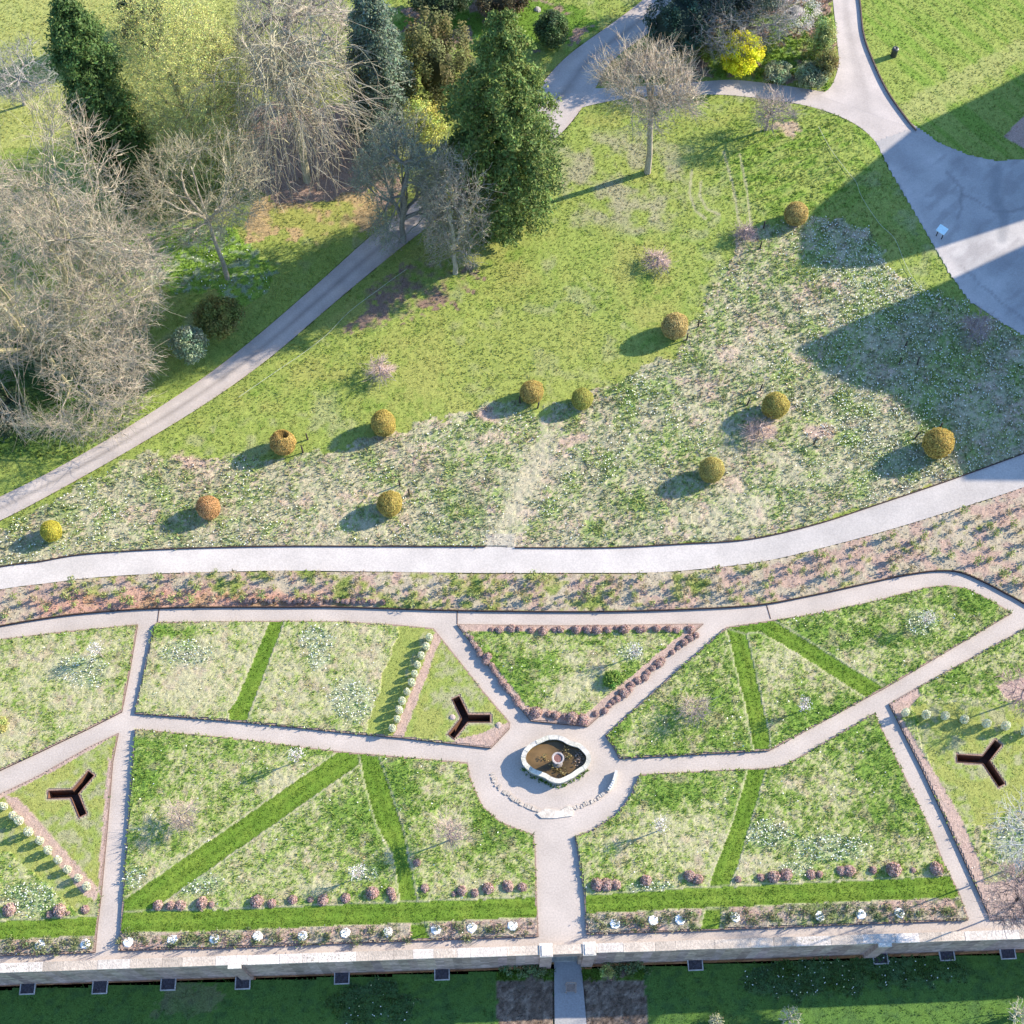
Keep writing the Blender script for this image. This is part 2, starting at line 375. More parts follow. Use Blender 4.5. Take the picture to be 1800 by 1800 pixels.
def upper_surface(x, y):
    """albedo, tuft height, tuft density, flower density, roughness of the ground relief"""
    n = len(x); px, py = proj(np.c_[x, y, np.zeros(n)])
    n1 = fbm(x / 5, y / 5, 1); n2 = fbm(x / 1.3, y / 1.3, 5); n3 = fbm(x / .38, y / .38, 9, 3)
    wx = px + 26 * (fbm(x / .9, y / .9, 21) - .5) * 2; wy = py + 20 * (fbm(x / .9, y / .9, 31) - .5) * 2
    c = mix(OLIVE, LUSH, sst(.30, .54, n1 * .6 + n2 * .4)); c = mix(c, GREEN, .55 * sst(.50, .74, n3 * .6 + n2 * .4))
    c = mix(c, STRAW, .30 * sst(.56, .72, n2) * sst(.5, .65, n1 + .08)); c = c * (.93 + .18 * rng.random((n, 1)))
    h = np.full(n, .06); d = np.full(n, .55); f = np.zeros(n); r = np.full(n, .022)
    # straw-tinged lawn in the middle
    t = sst(0, .5, ell((880,640,330,120), wx, wy)); c = mix(c, OLIVE * 1.08, .35 * t)
    t = sst(0, .4, ell((1100,320,150,110), wx, wy)) * sst(.35, .6, n2); c = mix(c, STRAW * .8, .6 * t)
    t = sst(0, .5, ell((1400,290,190,120), wx, wy)); c = mix(c, mix(LUSH, GREEN * 1.15, sst(.4, .62, fbm((x * .9 + y * .43) / 1.1, (x * .43 - y * .9) / .3, 71, 3))), .75 * t); r = r + .035 * t; h = h + .05 * t
    # far top right mown lawn
    m = (px > 1500) & (py < 300); st = fbm((x * .8 + y * .6) / .5, (x * .6 - y * .8) / 5, 44, 3)
    c[m] = mix(mix(LUSH, LUSH * 1.12, n1[m]), GREEN * 1.25, .7 * sst(.45, .7, st[m]))
    t = sst(26, 14, dline([(1590,200),(1800,85),(1900,40)], wx * .9 + px * .1, wy * .9 + py * .1)) * (px > 1580); c = mix(c, OLIVE * .9 + STRAW * .25, .6 * t)
    # top left lawn
    m = (px < 460) & (py < 260); c[m] = mix(c[m], np.array([.36, .36, .12]), np.full(m.sum(), .6))
    # woodland floor
    t = inside(WOODFLOOR, wx, wy); c[t] = mix(LITTER, SOIL, n2[t]); d[t] = .15
    t = inside(TANFLOOR, wx, wy); c[t] = mix(TAN, OLIVE, sst(.45, .6, n2[t])); d[t] = .35
    t = inside(DARKSOIL, wx + 40 * (n2 - .5), wy + 40 * (n3 - .5)); c[t] = mix(LITTER * .85, c[t], sst(.40, .62, n2[t] * .6 + n3[t] * .4)); d[t] = .4
    t = (ell((330,450,120,60), wx, wy) > 0) | (ell((420,480,60,50), wx, wy) > 0); c[t] = mix(GREEN * 1.2 + LUSH * .25, BLUEG * 1.3, sst(.5, .65, n3[t])); h[t] = .12; f[t] = .10; r[t] = .05
    t = ell((60,700,200,110), wx, wy) > 0; c[t] = mix(DARKG, GREEN, n2[t]); h[t] = .16; r[t] = .05
    t = inside(ISLAND, wx, wy); c[t] = mix(LITTER * 1.25, GREEN * 1.0 + LUSH * .25, sst(.40, .58, n2[t])); c[t] = mix(c[t], BLUEG * 1.2, .6 * sst(.55, .7, n3[t])); h[t] = .18; d[t] = .8; r[t] = .06
    t = inside(RBED, px, py); c[t] = mix(SOIL, PINK, n3[t]); d[t] = .05
    t = ell((870,40,180,50), wx, wy) > 0; c[t] = mix(GREEN, LITTER, sst(.5, .6, n2[t]))
    # lush rims beside the drive
    e = dline(DRIVE_L[:60:3], px, py); t = sst(70, 15, e) * (px < 620); c = mix(c, LUSH * .8 + GREEN * .3, .8 * t)
    e = dline(DRIVE_R[:60:3], px, py); t = sst(22, 8, e) * (px < 720) * sst(.3, .5, n2 + .12); c = mix(c, LUSH * .9, .8 * t)
    # daffodil meadow
    t = inside(MEADOW, wx, wy)
    right = sst(1350, 1600, px); left = sst(420, 60, px)
    g = n2 * .30 + n3 * .44 + fbm(x / 4, y / 4, 77) * .28 - .01 + .07 * right + .06 * left - .05 * sst(0, .5, ell((930,850,60,120), px, py))
    g = g * .9 + .035 + .34 * (rng.random(n) - .5)
    mc = mix(PALE, STRAW, n1); mc = mix(mc, OLIVE, np.full(n, .25)); mc = mix(mc, SOIL * 1.2, .6 * sst(.52, .66, fbm(x / 1.1, y / 1.1, 88)))
    gg = mix(BLUEG * np.array([1.22, 1.12, .95]), GREEN * 1.3 + OLIVE * .15, sst(.3, .7, n2)); gt = sst(.38, .62, g)
    mc = mix(mc * 1.08, gg, .74 * gt)
    trk = sst(28, 12, dline([(880,965),(905,900),(935,830),(965,760)], wx, wy)); mc = mix(mc, STRAW * 1.05, .45 * trk)
    edge = sst(26, 8, dline(WP_N[::4], px, py)); mc = mix(mc, STRAW, .3 * edge)
    c[t] = mc[t]; h[t] = (.07 + .09 * gt * (1 - trk))[t]; d[t] = (.55 + .35 * gt)[t] * (1 - .7 * trk[t]); r[t] = .05
    f[t] = (sst(.46, .62, g) * (.05 + .75 * sst(.47, .60, fbm(x / 3, y / 3, 99)) + .9 * right + .25 * left) * (1 - trk))[t]
    t = inside([(1400,380),(1480,384),(1540,430),(1610,515),(1560,600),(1440,480)], wx, wy); f[t] = .9
    # bare pinkish patches under small trees
    for e in [(1155,462,26,18),(668,650,26,18),(1308,413,28,14),(1380,228,50,12),(330,815,40,22),(690,735,0,0),(1720,575,45,30),(1335,765,40,24),(1440,760,50,26),(860,735,26,18),(1010,770,30,16)]:
        if e[2]:
            q = sst(.1, .6, ell(e, wx, wy)); c = mix(c, PINK * 1.05, .75 * q); d = d * (1 - .6 * q)
    # tyre tracks on the lawn
    for tr in [[(1272,268),(1288,325),(1299,392)],[(1300,272),(1312,330),(1320,395)],[(1216,300),(1212,340),(1222,370),(1240,385)],[(1232,320),(1230,345),(1242,368),(1265,378)]]:
        q = sst(3.2, 1.2, dline(tr, px, py)); c = mix(c, STRAW * .9, .6 * q); d = d * (1 - q)
    # planting strip between the two paths
    t = inside(STRIP, px, py)
    gs = n2 * .6 + n3 * .4 + .12 * ell((820,1035,560,60), px, py) - .10 * sst(1350, 1500, px) - .06 * sst(300, 100, px)
    sc = mix(STRAW * .95, SOIL, sst(.4, .6, fbm(x / .8, y / .8, 55) + .06 * sst(400, 100, px))); sc = mix(sc, OLIVE * 1.0, .8 * sst(.52, .62, gs)); sc = mix(sc, GREEN, .6 * sst(.6, .7, gs))
    red = sst(0, .3, ell((330,1062,330,26), wx, wy)); sc = mix(sc, PINK * np.array([1.05, .82, .72]), .7 * red)
    c[t] = sc[t]; h[t] = .07; d[t] = (.25 + .5 * sst(.5, .62, gs))[t]; f[t] = 0; r[t] = .035
    road = inside(DRPOLY, px, py) | inside(EAPOLY, px, py) | inside(NOPOLY, px, py) | inside(CARPARK, px, py) | inside(WPPOLY, px, py)
    gap = (np.abs(px - 880) < 26) & (py > 940) & (py < 985); c[gap] = PALE * .95
    d[road] = 0; f[road] = 0
    return c, h, d, f, r, road, px, py

def grid_mesh(mb, xs, ys, keep_fn, z_fn, c_fn):
    X, Y = np.meshgrid(xs, ys); nx, ny = len(xs), len(ys); x = X.ravel(); y = Y.ravel()
    cx = ((X[:-1, :-1] + X[1:, 1:]) / 2).ravel(); cy = ((Y[:-1, :-1] + Y[1:, 1:]) / 2).ravel()
    k = keep_fn(cx, cy)
    a = (np.arange(ny - 1)[:, None] * nx + np.arange(nx - 1)[None, :]).ravel()[k]
    F = np.stack([a, a + 1, a + nx + 1, a + nx], 1)
    u, inv = np.unique(F, return_inverse=True); F = inv.reshape(F.shape)
    x = x[u]; y = y[u]
    mb.add(np.c_[x, y, z_fn(x, y)], F, c_fn(x, y))

XA, XB, YB_ = -50.0, 50.0, 56.0
st = .125
xs = np.arange(XA, XB + 1e-6, st); ys = np.arange(-34.0, YB_ + 1e-6, st)
mb = MB()
def keepU(x, y):
    s, t = wall_st(x, y)
    return (t > .1) & ~inside(GARDEN_W, x, y)
cacheU = {}
def zU(x, y):
    c, h, d, f, r, road, px, py = upper_surface(x, y); cacheU['c'] = c
    z = .012 + r * (fbm(x / .30, y / .30, 63, 3) * 2 - .55) + .08 * (fbm(x / 3, y / 3, 64) - .5)
    near = np.minimum(dline(WP_N[::4], px, py), dline(WP_S[::4], px, py)); z = np.where(near < 14, np.maximum(z, .02), z)
    e = np.minimum.reduce([dline(CARPARK, px, py), dline(EAST_L[::3], px, py), dline(EAST_U[::3], px, py), dline(NORTH_R[::3], px, py), dline(NORTH_L[::3], px, py)])
    z = np.where(e < 9, np.minimum(z, .038), z)
    return np.where(road, np.where(e < 4.5, .030, -.10), z)
grid_mesh(mb, xs, ys, keepU, zU, lambda x, y: cacheU['c'])
# the far fields out to the horizon
far = np.array([.17, .22, .05])
def farquad(x0, y0, x1, y1): mb.add([(x0,y0,-.02),(x1,y0,-.02),(x1,y1,-.02),(x0,y1,-.02)], [(0,1,2,3)], far)
farquad(-900, YB_, 900, 1500); farquad(-900, -26, XA, YB_); farquad(XB, -26, 900, YB_)
structure(mb.build("ground", M_TURF))

# ---- lower lawn south of the wall
def lower_surface(x, y):
    n = len(x); s, t = wall_st(x, y); px, py = proj(np.c_[x, y, lower_z(s)])
    n2 = fbm(x / 1.3, y / 1.3, 5); n3 = fbm(x / .38, y / .38, 9, 3)
    c = mix(np.array([.080, .160, .038]), np.array([.105, .185, .034]), n2); c = mix(c, np.array([.055, .11, .035]), .6 * sst(.5, .7, n3))
    h = np.full(n, .05); d = np.full(n, .5); f = np.zeros(n); r = np.full(n, .02)
    wx = px + 60 * (fbm(x / .7, y / .7, 301) - .5) + 14 * (n3 - .5); wy = py + 44 * (fbm(x / .7, y / .7, 305) - .5)
    q = inside([(872,1690),(975,1685),(976,2250),(884,2250)], px + 6 * (n3 - .5), py) | inside([(1020,1685),(1130,1690),(1180,2250),(1060,2250)], px + 6 * (n3 - .5), py)
    c[q] = mix(np.array([.16, .115, .085]), np.array([.25, .19, .145]), sst(.45, .65, n3[q])); d[q] = .55; h[q] = .06; c[q] = c[q] * (.6 + .8 * rng.random((q.sum(), 1))); r[q] = .06
    q2 = q & (py < 1722); c[q2] = mix(GREEN * .8, LITTER, sst(.55, .65, n2[q2])); d[q2] = .9; h[q2] = .16
    for e in [(650,1762,85,40),(1420,1718,120,40),(1560,1705,150,28)]:
        q = ell(e, wx, wy) > .05; c[q] = mix(DARKG * 1.3, GREEN * .8, n2[q]); h[q] = .16; d[q] = 1.; f[q] = .12
    q = ell((330,1760,60,30), wx, wy) > .05; c[q] = mix(c[q], LITTER, .5 * n2[q]); 
    road = inside([(973,1680),(1022,1680),(1062,2250),(978,2250)], px, py); d[road] = 0; f[road] = 0
    return c, h, d, f, r, road, px, py
mb = MB(); cacheL = {}
def zL(x, y):
    c, h, d, f, r, road, px, py = lower_surface(x, y); cacheL['c'] = c; s, t = wall_st(x, y)
    z = lower_z(s) + r * (fbm(x / .30, y / .30, 63, 3) * 2 - .8); return np.where(road, lower_z(s) - .10, z)
grid_mesh(mb, np.arange(-48, 48.01, .14), np.arange(-38, -20, .14), lambda x, y: wall_st(x, y)[1] < -.2, zL, lambda x, y: cacheL['c'])
mb.add([(-900,-900,-4.3),(900,-900,-4.3),(900,-37.9,-4.3),(-900,-37.9,-4.3)], [(0,1,2,3)], np.array([.10, .18, .03]))
for x0, x1 in ((-900, -47.9), (47.9, 900)):
    mb.add([(x0,-38,-4.3),(x1,-38,-4.3),(x1,-26,-4.3),(x0,-26,-4.3)], [(0,1,2,3)], np.array([.10, .18, .03]))
structure(mb.build("lower_lawn", M_TURF))

# ---- paths and roads
def ribbon(name, L, Rr, z, colf, mat, nx=8):
    Lw = GP(L, z); Rw = GP(Rr, z); n = min(len(Lw), len(Rw))
    def res(P, n):
        s = np.r_[0, np.cumsum(np.hypot(*np.diff(P, axis=0).T))]; t = np.linspace(0, s[-1], n)
        return np.c_[np.interp(t, s, P[:, 0]), np.interp(t, s, P[:, 1])]
    m = 160; Lw = res(Lw, m); Rw = res(Rw, m); t = np.linspace(0, 1, nx + 1)
    P = Lw[:, None, :] * (1 - t)[None, :, None] + Rw[:, None, :] * t[None, :, None]
    V = np.c_[P.reshape(-1, 2), np.full(m * (nx + 1), z)]
    a = (np.arange(m - 1)[:, None] * (nx + 1) + np.arange(nx)[None, :]).ravel()
    F = np.stack([a, a + nx + 1, a + nx + 2, a + 1], 1)
    tt = np.tile(t, m); b = MB(); b.add(V, F, colf(tt, V[:, 0], V[:, 1]))
    return structure(b.build(name, mat))
LIGHTG = np.array([.500, .470, .455])
def c_white(t, x, y):
    n = fbm(x / 1.5, y / 1.5, 3); c = mix(np.array([.535, .485, .445]), np.array([.48, .435, .40]), n)
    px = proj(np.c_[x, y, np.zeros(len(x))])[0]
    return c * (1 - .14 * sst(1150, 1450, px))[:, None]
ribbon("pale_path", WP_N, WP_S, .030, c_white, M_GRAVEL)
def c_drive(t, x, y):
    n = fbm(x / 2, y / 2, 13); c = mix(np.array([.43, .37, .33]), np.array([.37, .325, .30]), n)
    trk = np.exp(-((t - .30) / .12) ** 2) + np.exp(-((t - .70) / .12) ** 2); mid = np.exp(-((t - .5) / .08) ** 2)
    c = c * (1 + .10 * trk - .24 * mid * (.5 + fbm(x / 1.2, y / 1.2, 19)))[:, None]
    e = sst(.12, .0, t) + sst(.88, 1., t); return mix(c, SOIL * 1.05, .35 * np.clip(e, 0, 1) * sst(.4, .6, fbm(x / .5, y / .5, 14)))
ribbon("drive", DRIVE_L, DRIVE_R, .052, c_drive, M_ROAD, 14)
def c_east(t, x, y):
    n = fbm(x / 2, y / 2, 15); return mix(np.array([.46, .40, .365]), np.array([.41, .36, .33]), n)
ribbon("road", EAST_U, EAST_L, .042, c_east, M_ROAD)
def c_north(t, x, y):
    c = c_east(t, x, y); mid = np.exp(-((t - .45) / .12) ** 2); return c * (1.08 - .22 * mid)[:, None]
ribbon("lane", NORTH_L, NORTH_R, .046, c_north, M_ROAD)
mb = MB(); CP = GP(CARPARK); mb.poly(CP, .050, np.array([.36, .345, .335]))
bb = CP[:, 0].min(), CP[:, 1].min(), min(CP[:, 0].max(), 48), CP[:, 1].max()
cc = {}
def c_cp(x, y):
    px, py = proj(np.c_[x, y, np.zeros(len(x))]); n = fbm(x / 2.2, y / 2.2, 16, 5)
    c = mix(np.array([.37, .345, .33]), np.array([.45, .415, .39]), sst(.3, .7, n))
    st = sst(.54, .66, fbm((x + y) / 3, (x - y) / .9, 17, 4)); c = mix(c, np.array([.30, .275, .265]), .55 * st)
    e = sst(24, 4, dline(CARPARK[9:], px, py)); c = mix(c, np.array([.50, .45, .42]), .6 * e)
    for ck in ([(1578,322),(1600,372),(1622,405),(1640,455)],[(1690,340),(1752,372),(1800,368)],[(1692,470),(1722,502),(1800,565)],[(1660,300),(1690,330),(1688,380)]): c = mix(c, np.array([.22, .20, .195]), .5 * sst(3.4, 1.2, dline(ck, px + 14 * (fbm(x, y, 23) - .5), py + 14 * (fbm(x, y, 27) - .5))))
    q = sst(14, 4, dline([(1752,300),(1745,345),(1765,385),(1762,420)], px + 10 * (n - .5), py)); return mix(c, np.array([.24, .235, .235]), .6 * q)
grid_mesh(mb, np.arange(bb[0], bb[2], .2), np.arange(bb[1], bb[3], .2), lambda x, y: inside(CP, x, y), lambda x, y: np.full(len(x), .055), c_cp)
structure(mb.build("car_park", M_ROAD))

# ---- garden terrace: gravel paths, raised grass beds
GRAVELP = np.array([.455, .390, .340])
mb = MB(); mb.poly(GARDEN_W, 0.0, GRAVELP, holes=YP); structure(mb.build("garden_path", M_GRAVEL))
BZ = .13
def bed_surface(x, y, key):
    n = len(x); px, py = proj(np.c_[x, y, np.full(n, BZ)])
    n1 = fbm(x / 2.6, y / 2.6, 201); n2 = fbm(x / .9, y / .9, 205); n3 = fbm(x / .3, y / .3, 209, 3)
    wx = px + 9 * (n2 - .5) * 2 + 5 * (n3 - .5) * 2; wy = py + 8 * (fbm(x / .9, y / .9, 215) - .5) * 2
    dry = DRY[key] - .54
    for e in STRAWPATCH: dry = dry + .30 * sst(0, .6, ell(e, px, py))
    for e in LUSHPATCH: dry = dry - .36 * sst(0, .6, ell(e, px, py))
    v = .03 + n1 * .20 + n2 * .30 + n3 * .46 + dry * .50 + .28 * (rng.random(n) - .5)
    eb = dline(list(BEDS[key]) + [BEDS[key][0]], px, py); v = v - .07 * sst(34, 6, eb)
    c = mix(np.array([.150, .240, .042]), np.array([.260, .325, .080]), sst(.26, .42, v)); c = mix(c, np.array([.350, .350, .160]), sst(.38, .50, v)); c = mix(c, PALE * np.array([1.0, 1.0, .85]), .66 * sst(.50, .70, v))
    c = mix(c, PINK, .35 * sst(.60, .72, fbm(x / .7, y / .7, 233)))
    h = .05 + .06 * sst(.6, .35, v); d = np.full(n, .75); f = np.full(n, .015); r = np.full(n, .045)
    for p in SHORT:
        t = inside(p, wx, wy); c[t] = mix(OLIVE * 1.02, LUSH, sst(.4, .6, n2[t])); c[t] = mix(c[t], STRAW * .9, .55 * sst(.52, .66, n3[t] * .4 + n2[t] * .6)); h[t] = .03; r[t] = .018; d[t] = .5; f[t] = 0
    for e in WHITEPATCH:
        q = sst(.05, .5, ell(e, wx, wy)); c = mix(c, BLUEG * 1.5, .40 * q); f = np.maximum(f, .8 * q); h = h + .04 * q
    if key == 'C':   # fading mown band beside the shrub row
        q = inside([(705,1098),(745,1100),(680,1292),(640,1290)], wx, wy); c[q] = mix(LUSH, OLIVE, n2[q]); h[q] = .02; r[q] = .015; f[q] = 0
    for p in MOWNS:
        t = inside(p, px + 3.0 * (n3 - .5), py + 3.0 * (fbm(x / .3, y / .3, 251, 3) - .5))
        if t.any():
            streak = fbm(x[t] / .25, y[t] / .25, 241, 3)
            pw = GP(p, BZ); ev, vec = np.linalg.eigh(np.cov((pw - pw.mean(0)).T)); acr = (np.c_[x[t], y[t]] - pw.mean(0)) @ vec[:, 0]
            band = np.sin(acr * 2 * np.pi / .62 + 1.2 * (fbm(x[t] / 1.5, y[t] / 1.5, 245) - .5))
            c[t] = mix(mix(MOWN, MOWN2, sst(.3, .75, n2[t] * .6 + n1[t] * .4)), GREEN * .6 + MOWN * .3, .5 * sst(.5, .72, streak)) * (1.10 + .13 * band)[:, None]; h[t] = .035; r[t] = .016; d[t] = .8; f[t] = 0
        e = dline(list(p) + [p[0]], px, py); q = sst(5, 1.5, e) * ~t; c = mix(c, STRAW, .5 * q); h = h * (1 - .7 * q)
    for i, p in enumerate(SOILS):
        t = inside(p, px + 5 * (n3 - .5), py + 5 * (n2 - .5))
        if 6 <= i <= 10:
            c[t] = mix(mix(SOIL * 1.0, STRAW * .9, sst(.4, .6, n2[t])), GREEN * .8, .75 * sst(.52, .64, n3[t] * .5 + n1[t] * .5)); h[t] = .10; r[t] = .05; d[t] = .6
        else:
            c[t] = mix(mix(PINK * 1.05, STRAW, .5 * n2[t]), SOIL, n3[t]); h[t] = .03; d[t] = .10; r[t] = .02
        f[t] *= .3
    for yp in YP:
        e = dline(np.vstack([yp, yp[:1]]), x, y); q = sst(.22, .06, e); c = mix(c, STRAW * 1.05, .6 * q); h = h * (1 - q * .8)
    return c, h, d, f, r, None, px, py
BEDW = {k: GP(v, BZ) for k, v in BEDS.items()}
for key, W in BEDW.items():
    b = MB(); holes = [YP[YBED[key]]] if key in YBED else []
    Wn = W
    b.poly(W, BZ, SOIL * .8, holes=holes); b.sides(W, -.02, BZ, STEEL * 1.3)
    # shrunken grid of turf on top
    c0 = {}
    def kf(x, y, W=W, holes=holes):
        k = inside(W, x, y) & (dline(np.vstack([W, W[:1]]), x, y) > .09)
        for hh in holes: k &= ~(inside(hh, x, y) | (dline(np.vstack([hh, hh[:1]]), x, y) < .09))
        return k
    def zf(x, y, key=key, c0=c0):
        c, h, d, f, r, _, px, py = bed_surface(x, y, key); c0['c'] = c
        return BZ + .012 + r * fbm(x / .26, y / .26, 263, 3) * 1.7
    x0, y0 = W.min(0); x1, y1 = W.max(0)
    grid_mesh(b, np.arange(max(x0, -37), min(x1, 37), .095), np.arange(y0, y1, .095), kf, zf, lambda x, y, c0=c0: c0['c'])
    structure(b.build("grass_bed", M_TURF))

# ---- tufts and flowers (nobody could count them)
def tufts(P, h, c, blades=3, wmin=.022):
    n = len(P); k = blades
    a = rng.random((n, k)) * 2 * np.pi; ln = .35 + .9 * rng.random((n, k)); hh = h[:, None] * (.6 + .8 * rng.random((n, k)))
    d = np.stack([np.cos(a), np.sin(a)], -1); off = rng.normal(size=(n, k, 2)) * .035
    base = P[:, None, :2] + off; wdt = (wmin + .12 * hh * (.5 + rng.random((n, k))))[..., None]
    pn = np.stack([-d[..., 1], d[..., 0]], -1)
    z = np.repeat(P[:, 2:3], k, 1)
    A = np.concatenate([base - pn * wdt, z[..., None] - .01], -1); B = np.concatenate([base + pn * wdt, z[..., None] - .01], -1)
    T = np.concatenate([base + d * (hh * ln)[..., None], (z + hh)[..., None]], -1)
    V = np.stack([A, B, T], 2).reshape(-1, 3); F = np.arange(len(V)).reshape(-1, 3)
    cc = c[:, None, :] * (.72 + .56 * rng.random((n, k, 1))) * (1 + .12 * rng.normal(size=(n, k, 3)) * np.array([1, .5, 1]))
    return V, F, np.repeat(np.clip(cc, .01, .9).reshape(-1, 3), 3, 0)
GR = MB(); FL = MB()
def flowers(P, c=None):
    n = len(P)
    if n == 0: return
    col = np.where(rng.random((n, 1)) < .82, np.array([[.86, .86, .78]]), np.array([[.82, .78, .42]]))
    nr = np.tile(np.array([[.2, -.35, .9]]), (n, 1))
    FL.quads(P, np.full(n, .047), col, nr, .45)
def scatter(x, y, surf, zb):
    c, h, d, f, r, _, px, py = surf
    vis = (px > -60) & (px < 1860) & (py > -60) & (py < 1860)
    k = (rng.random(len(x)) < d) & vis
    z = zb(x, y)
    V, F, C = tufts(np.c_[x, y, z][k], h[k] , c[k]); GR.add(V, F, C)
    k = (rng.random(len(x)) < f * .55) & vis
    flowers(np.c_[x, y, z + h * .9 + .04][k] + np.c_[rng.normal(size=(k.sum(), 2)) * .05, np.zeros(k.sum())])
N = 330000
x = rng.uniform(-42, 42, N); y = rng.uniform(-26, 50, N)
k = keepU(x, y); x = x[k]; y = y[k]
scatter(x, y, upper_surface(x, y), lambda x, y: np.full(len(x), .03))
N = 45000; x = rng.uniform(-36, 36, N); y = rng.uniform(-34, -23.5, N); k = wall_st(x, y)[1] < -.1; x = x[k]; y = y[k]
scatter(x, y, lower_surface(x, y), lambda x, y: lower_z(wall_st(x, y)[0]))
for key, W in BEDW.items():
    x0, y0 = W.min(0); x1, y1 = W.max(0); x0 = max(x0, -36); x1 = min(x1, 36)
    n = int((x1 - x0) * (y1 - y0) * 75); x = rng.uniform(x0, x1, n); y = rng.uniform(y0, y1, n)
    k = inside(W, x, y)
    for yp in YP: k &= ~inside(yp, x, y) & (dline(np.vstack([yp, yp[:1]]), x, y) > .05)
    x = x[k]; y = y[k]
    scatter(x, y, bed_surface(x, y, key), lambda x, y: np.full(len(x), BZ + .03))
tag(GR.build("grass", M_GRASS), "rough tufted grass over the lawns, meadow and garden beds", None, kind='stuff')
tag(FL.build("daffodils", M_PETAL), "white and cream spring flowers scattered through the meadow grass", None, kind='stuff')

# ================================================================== STRUCTURES ON THE TERRACE
# ---- retaining wall with coping
def wp(s, t): return W0 + WD * s + WN * t
def s_of(px, py, z): q = G(px, py, z)[:2]; return wall_st(q[0], q[1])[0]
wall = thing("retaining_wall", "long stone retaining wall topped with pale lichen-stained coping between garden and lower lawn", "wall", (W0[0], W0[1], -4.0))
org = np.array([W0[0], W0[1], -4.0])
ga, gb = s_of(972, 1684, .4), s_of(1021, 1682, .4)           # gateway
CZ = .42
mb = MB(); BR = np.array([.40, .275, .235])
def seg(s0, s1, z1=CZ - .12):
    nn = max(2, int((s1 - s0) / .5)); nz = 9
    for k in range(nn):
        a = s0 + (s1 - s0) * k / nn; b2 = s0 + (s1 - s0) * (k + 1) / nn
        tone = BR * (.85 + .35 * rng.random()) * np.array([1, .97 + .08 * rng.random(), .95 + .12 * rng.random()])
        zz = np.linspace(-4.6, z1, 13)
        for za, zb2 in zip(zz[:-1], zz[1:]): mb.obox(wp(a, .06), WD, b2 - a, .40, za, zb2, tone * (.78 + .42 * rng.random()))
seg(-14, ga); seg(gb, WLEN + 14)
mb.obox(wp(ga, .06), WD, gb - ga, .40, -.75, CZ - .12, BR * .9)      # lintel over the gateway
mb.obox(wp(ga - .4, 3.0), WD, gb - ga + .8, .3, -4.6, -.05, BR * .7)  # back of the recess
for s0 in (ga - .3, gb): mb.obox(wp(s0, .46), WD, .3, 2.5, -4.6, -.05, BR * .75)
mb.build("wall_body", M_BRICK, wall, loc=org)
stn = MB()
for k in range(10): stn.obox(wp(ga, .25 + .22 * k), WD, gb - ga, 2.6 - .22 * k, -4.4, float(lower_z(ga)) + .17 * (k + 1), np.array([.46, .42, .36]) * (.9 + .2 * rng.random()))
stn.build("steps", M_STONE, wall, loc=org)
s = -14.0; i = 0
PIERS = [s_of(960, 1668, CZ), s_of(1036, 1666, CZ)]
while s < WLEN + 14:
    L = rng.uniform(.7, 2.3)
    if s < PIERS[0] - .37 < s + L + .3: L = PIERS[0] - .37 - s
    if abs(s - (PIERS[0] - .37)) < 1e-6: s += .74; i += 1; continue
    if s < PIERS[1] - .37 < s + L + .3: L = PIERS[1] - .37 - s
    if abs(s - (PIERS[1] - .37)) < 1e-6: s += .74; i += 1; continue
    u = rng.random(); frac = np.clip(s / WLEN, 0, 1)
    pale = u < (.62 if frac < .55 else .42)
    c = np.array([.57, .50, .435]) * (.88 + .2 * rng.random()) if pale else np.array([.45, .375, .305]) * (.85 + .3 * rng.random())
    b = MB(); dz = rng.uniform(-.008, .008); b.obox(wp(s + .006, rng.uniform(-.012, .012)), WD, L - .012, CAPW, CZ - .118, CZ + dz, c)
    if 0 < rng.random() < .35 and pale:
        n = int(L * 14); P = np.c_[np.array([wp(s + rng.uniform(.05, L - .05), rng.uniform(.05, .45)) for _ in range(n)]), np.full(n, CZ + dz + .004)]
        b.quads(P, np.full(n, .045), np.array([.33, .30, .24]), np.tile([[0, 0, 1.]], (n, 1)), .02)
    b.build("coping_stone", M_STONE, wall, loc=org); s += L; i += 1
for ps in PIERS:
    b = MB(); b.obox(wp(ps - .33, -.10), WD, .66, .66, -4.6, CZ - .12, BR * 1.05); b.build("pier", M_BRICK, wall, loc=org)
    b = MB(); b.obox(wp(ps - .36, -.13), WD, .72, .73, CZ - .119, CZ + .05, np.array([.57, .505, .44])); b.obox(wp(ps - .25, -.08), WD, .5, .56, CZ + .05, CZ + .09, np.array([.57, .505, .44]))
    b.build("pier_cap", M_STONE, wall, loc=org)
for px_, py_ in ((412, 1699), (1556, 1661)):
    s0 = s_of(px_, py_, CZ)
    b = MB(); b.obox(wp(s0 - .33, -.16), WD, .66, .22, -4.6, CZ - .12, BR); b.build("buttress", M_BRICK, wall, loc=org)
    b = MB(); b.obox(wp(s0 - .36, -.19), WD, .72, .21, CZ - .117, CZ + .012, np.array([.58, .53, .46])); b.build("buttress_cap", M_STONE, wall, loc=org)

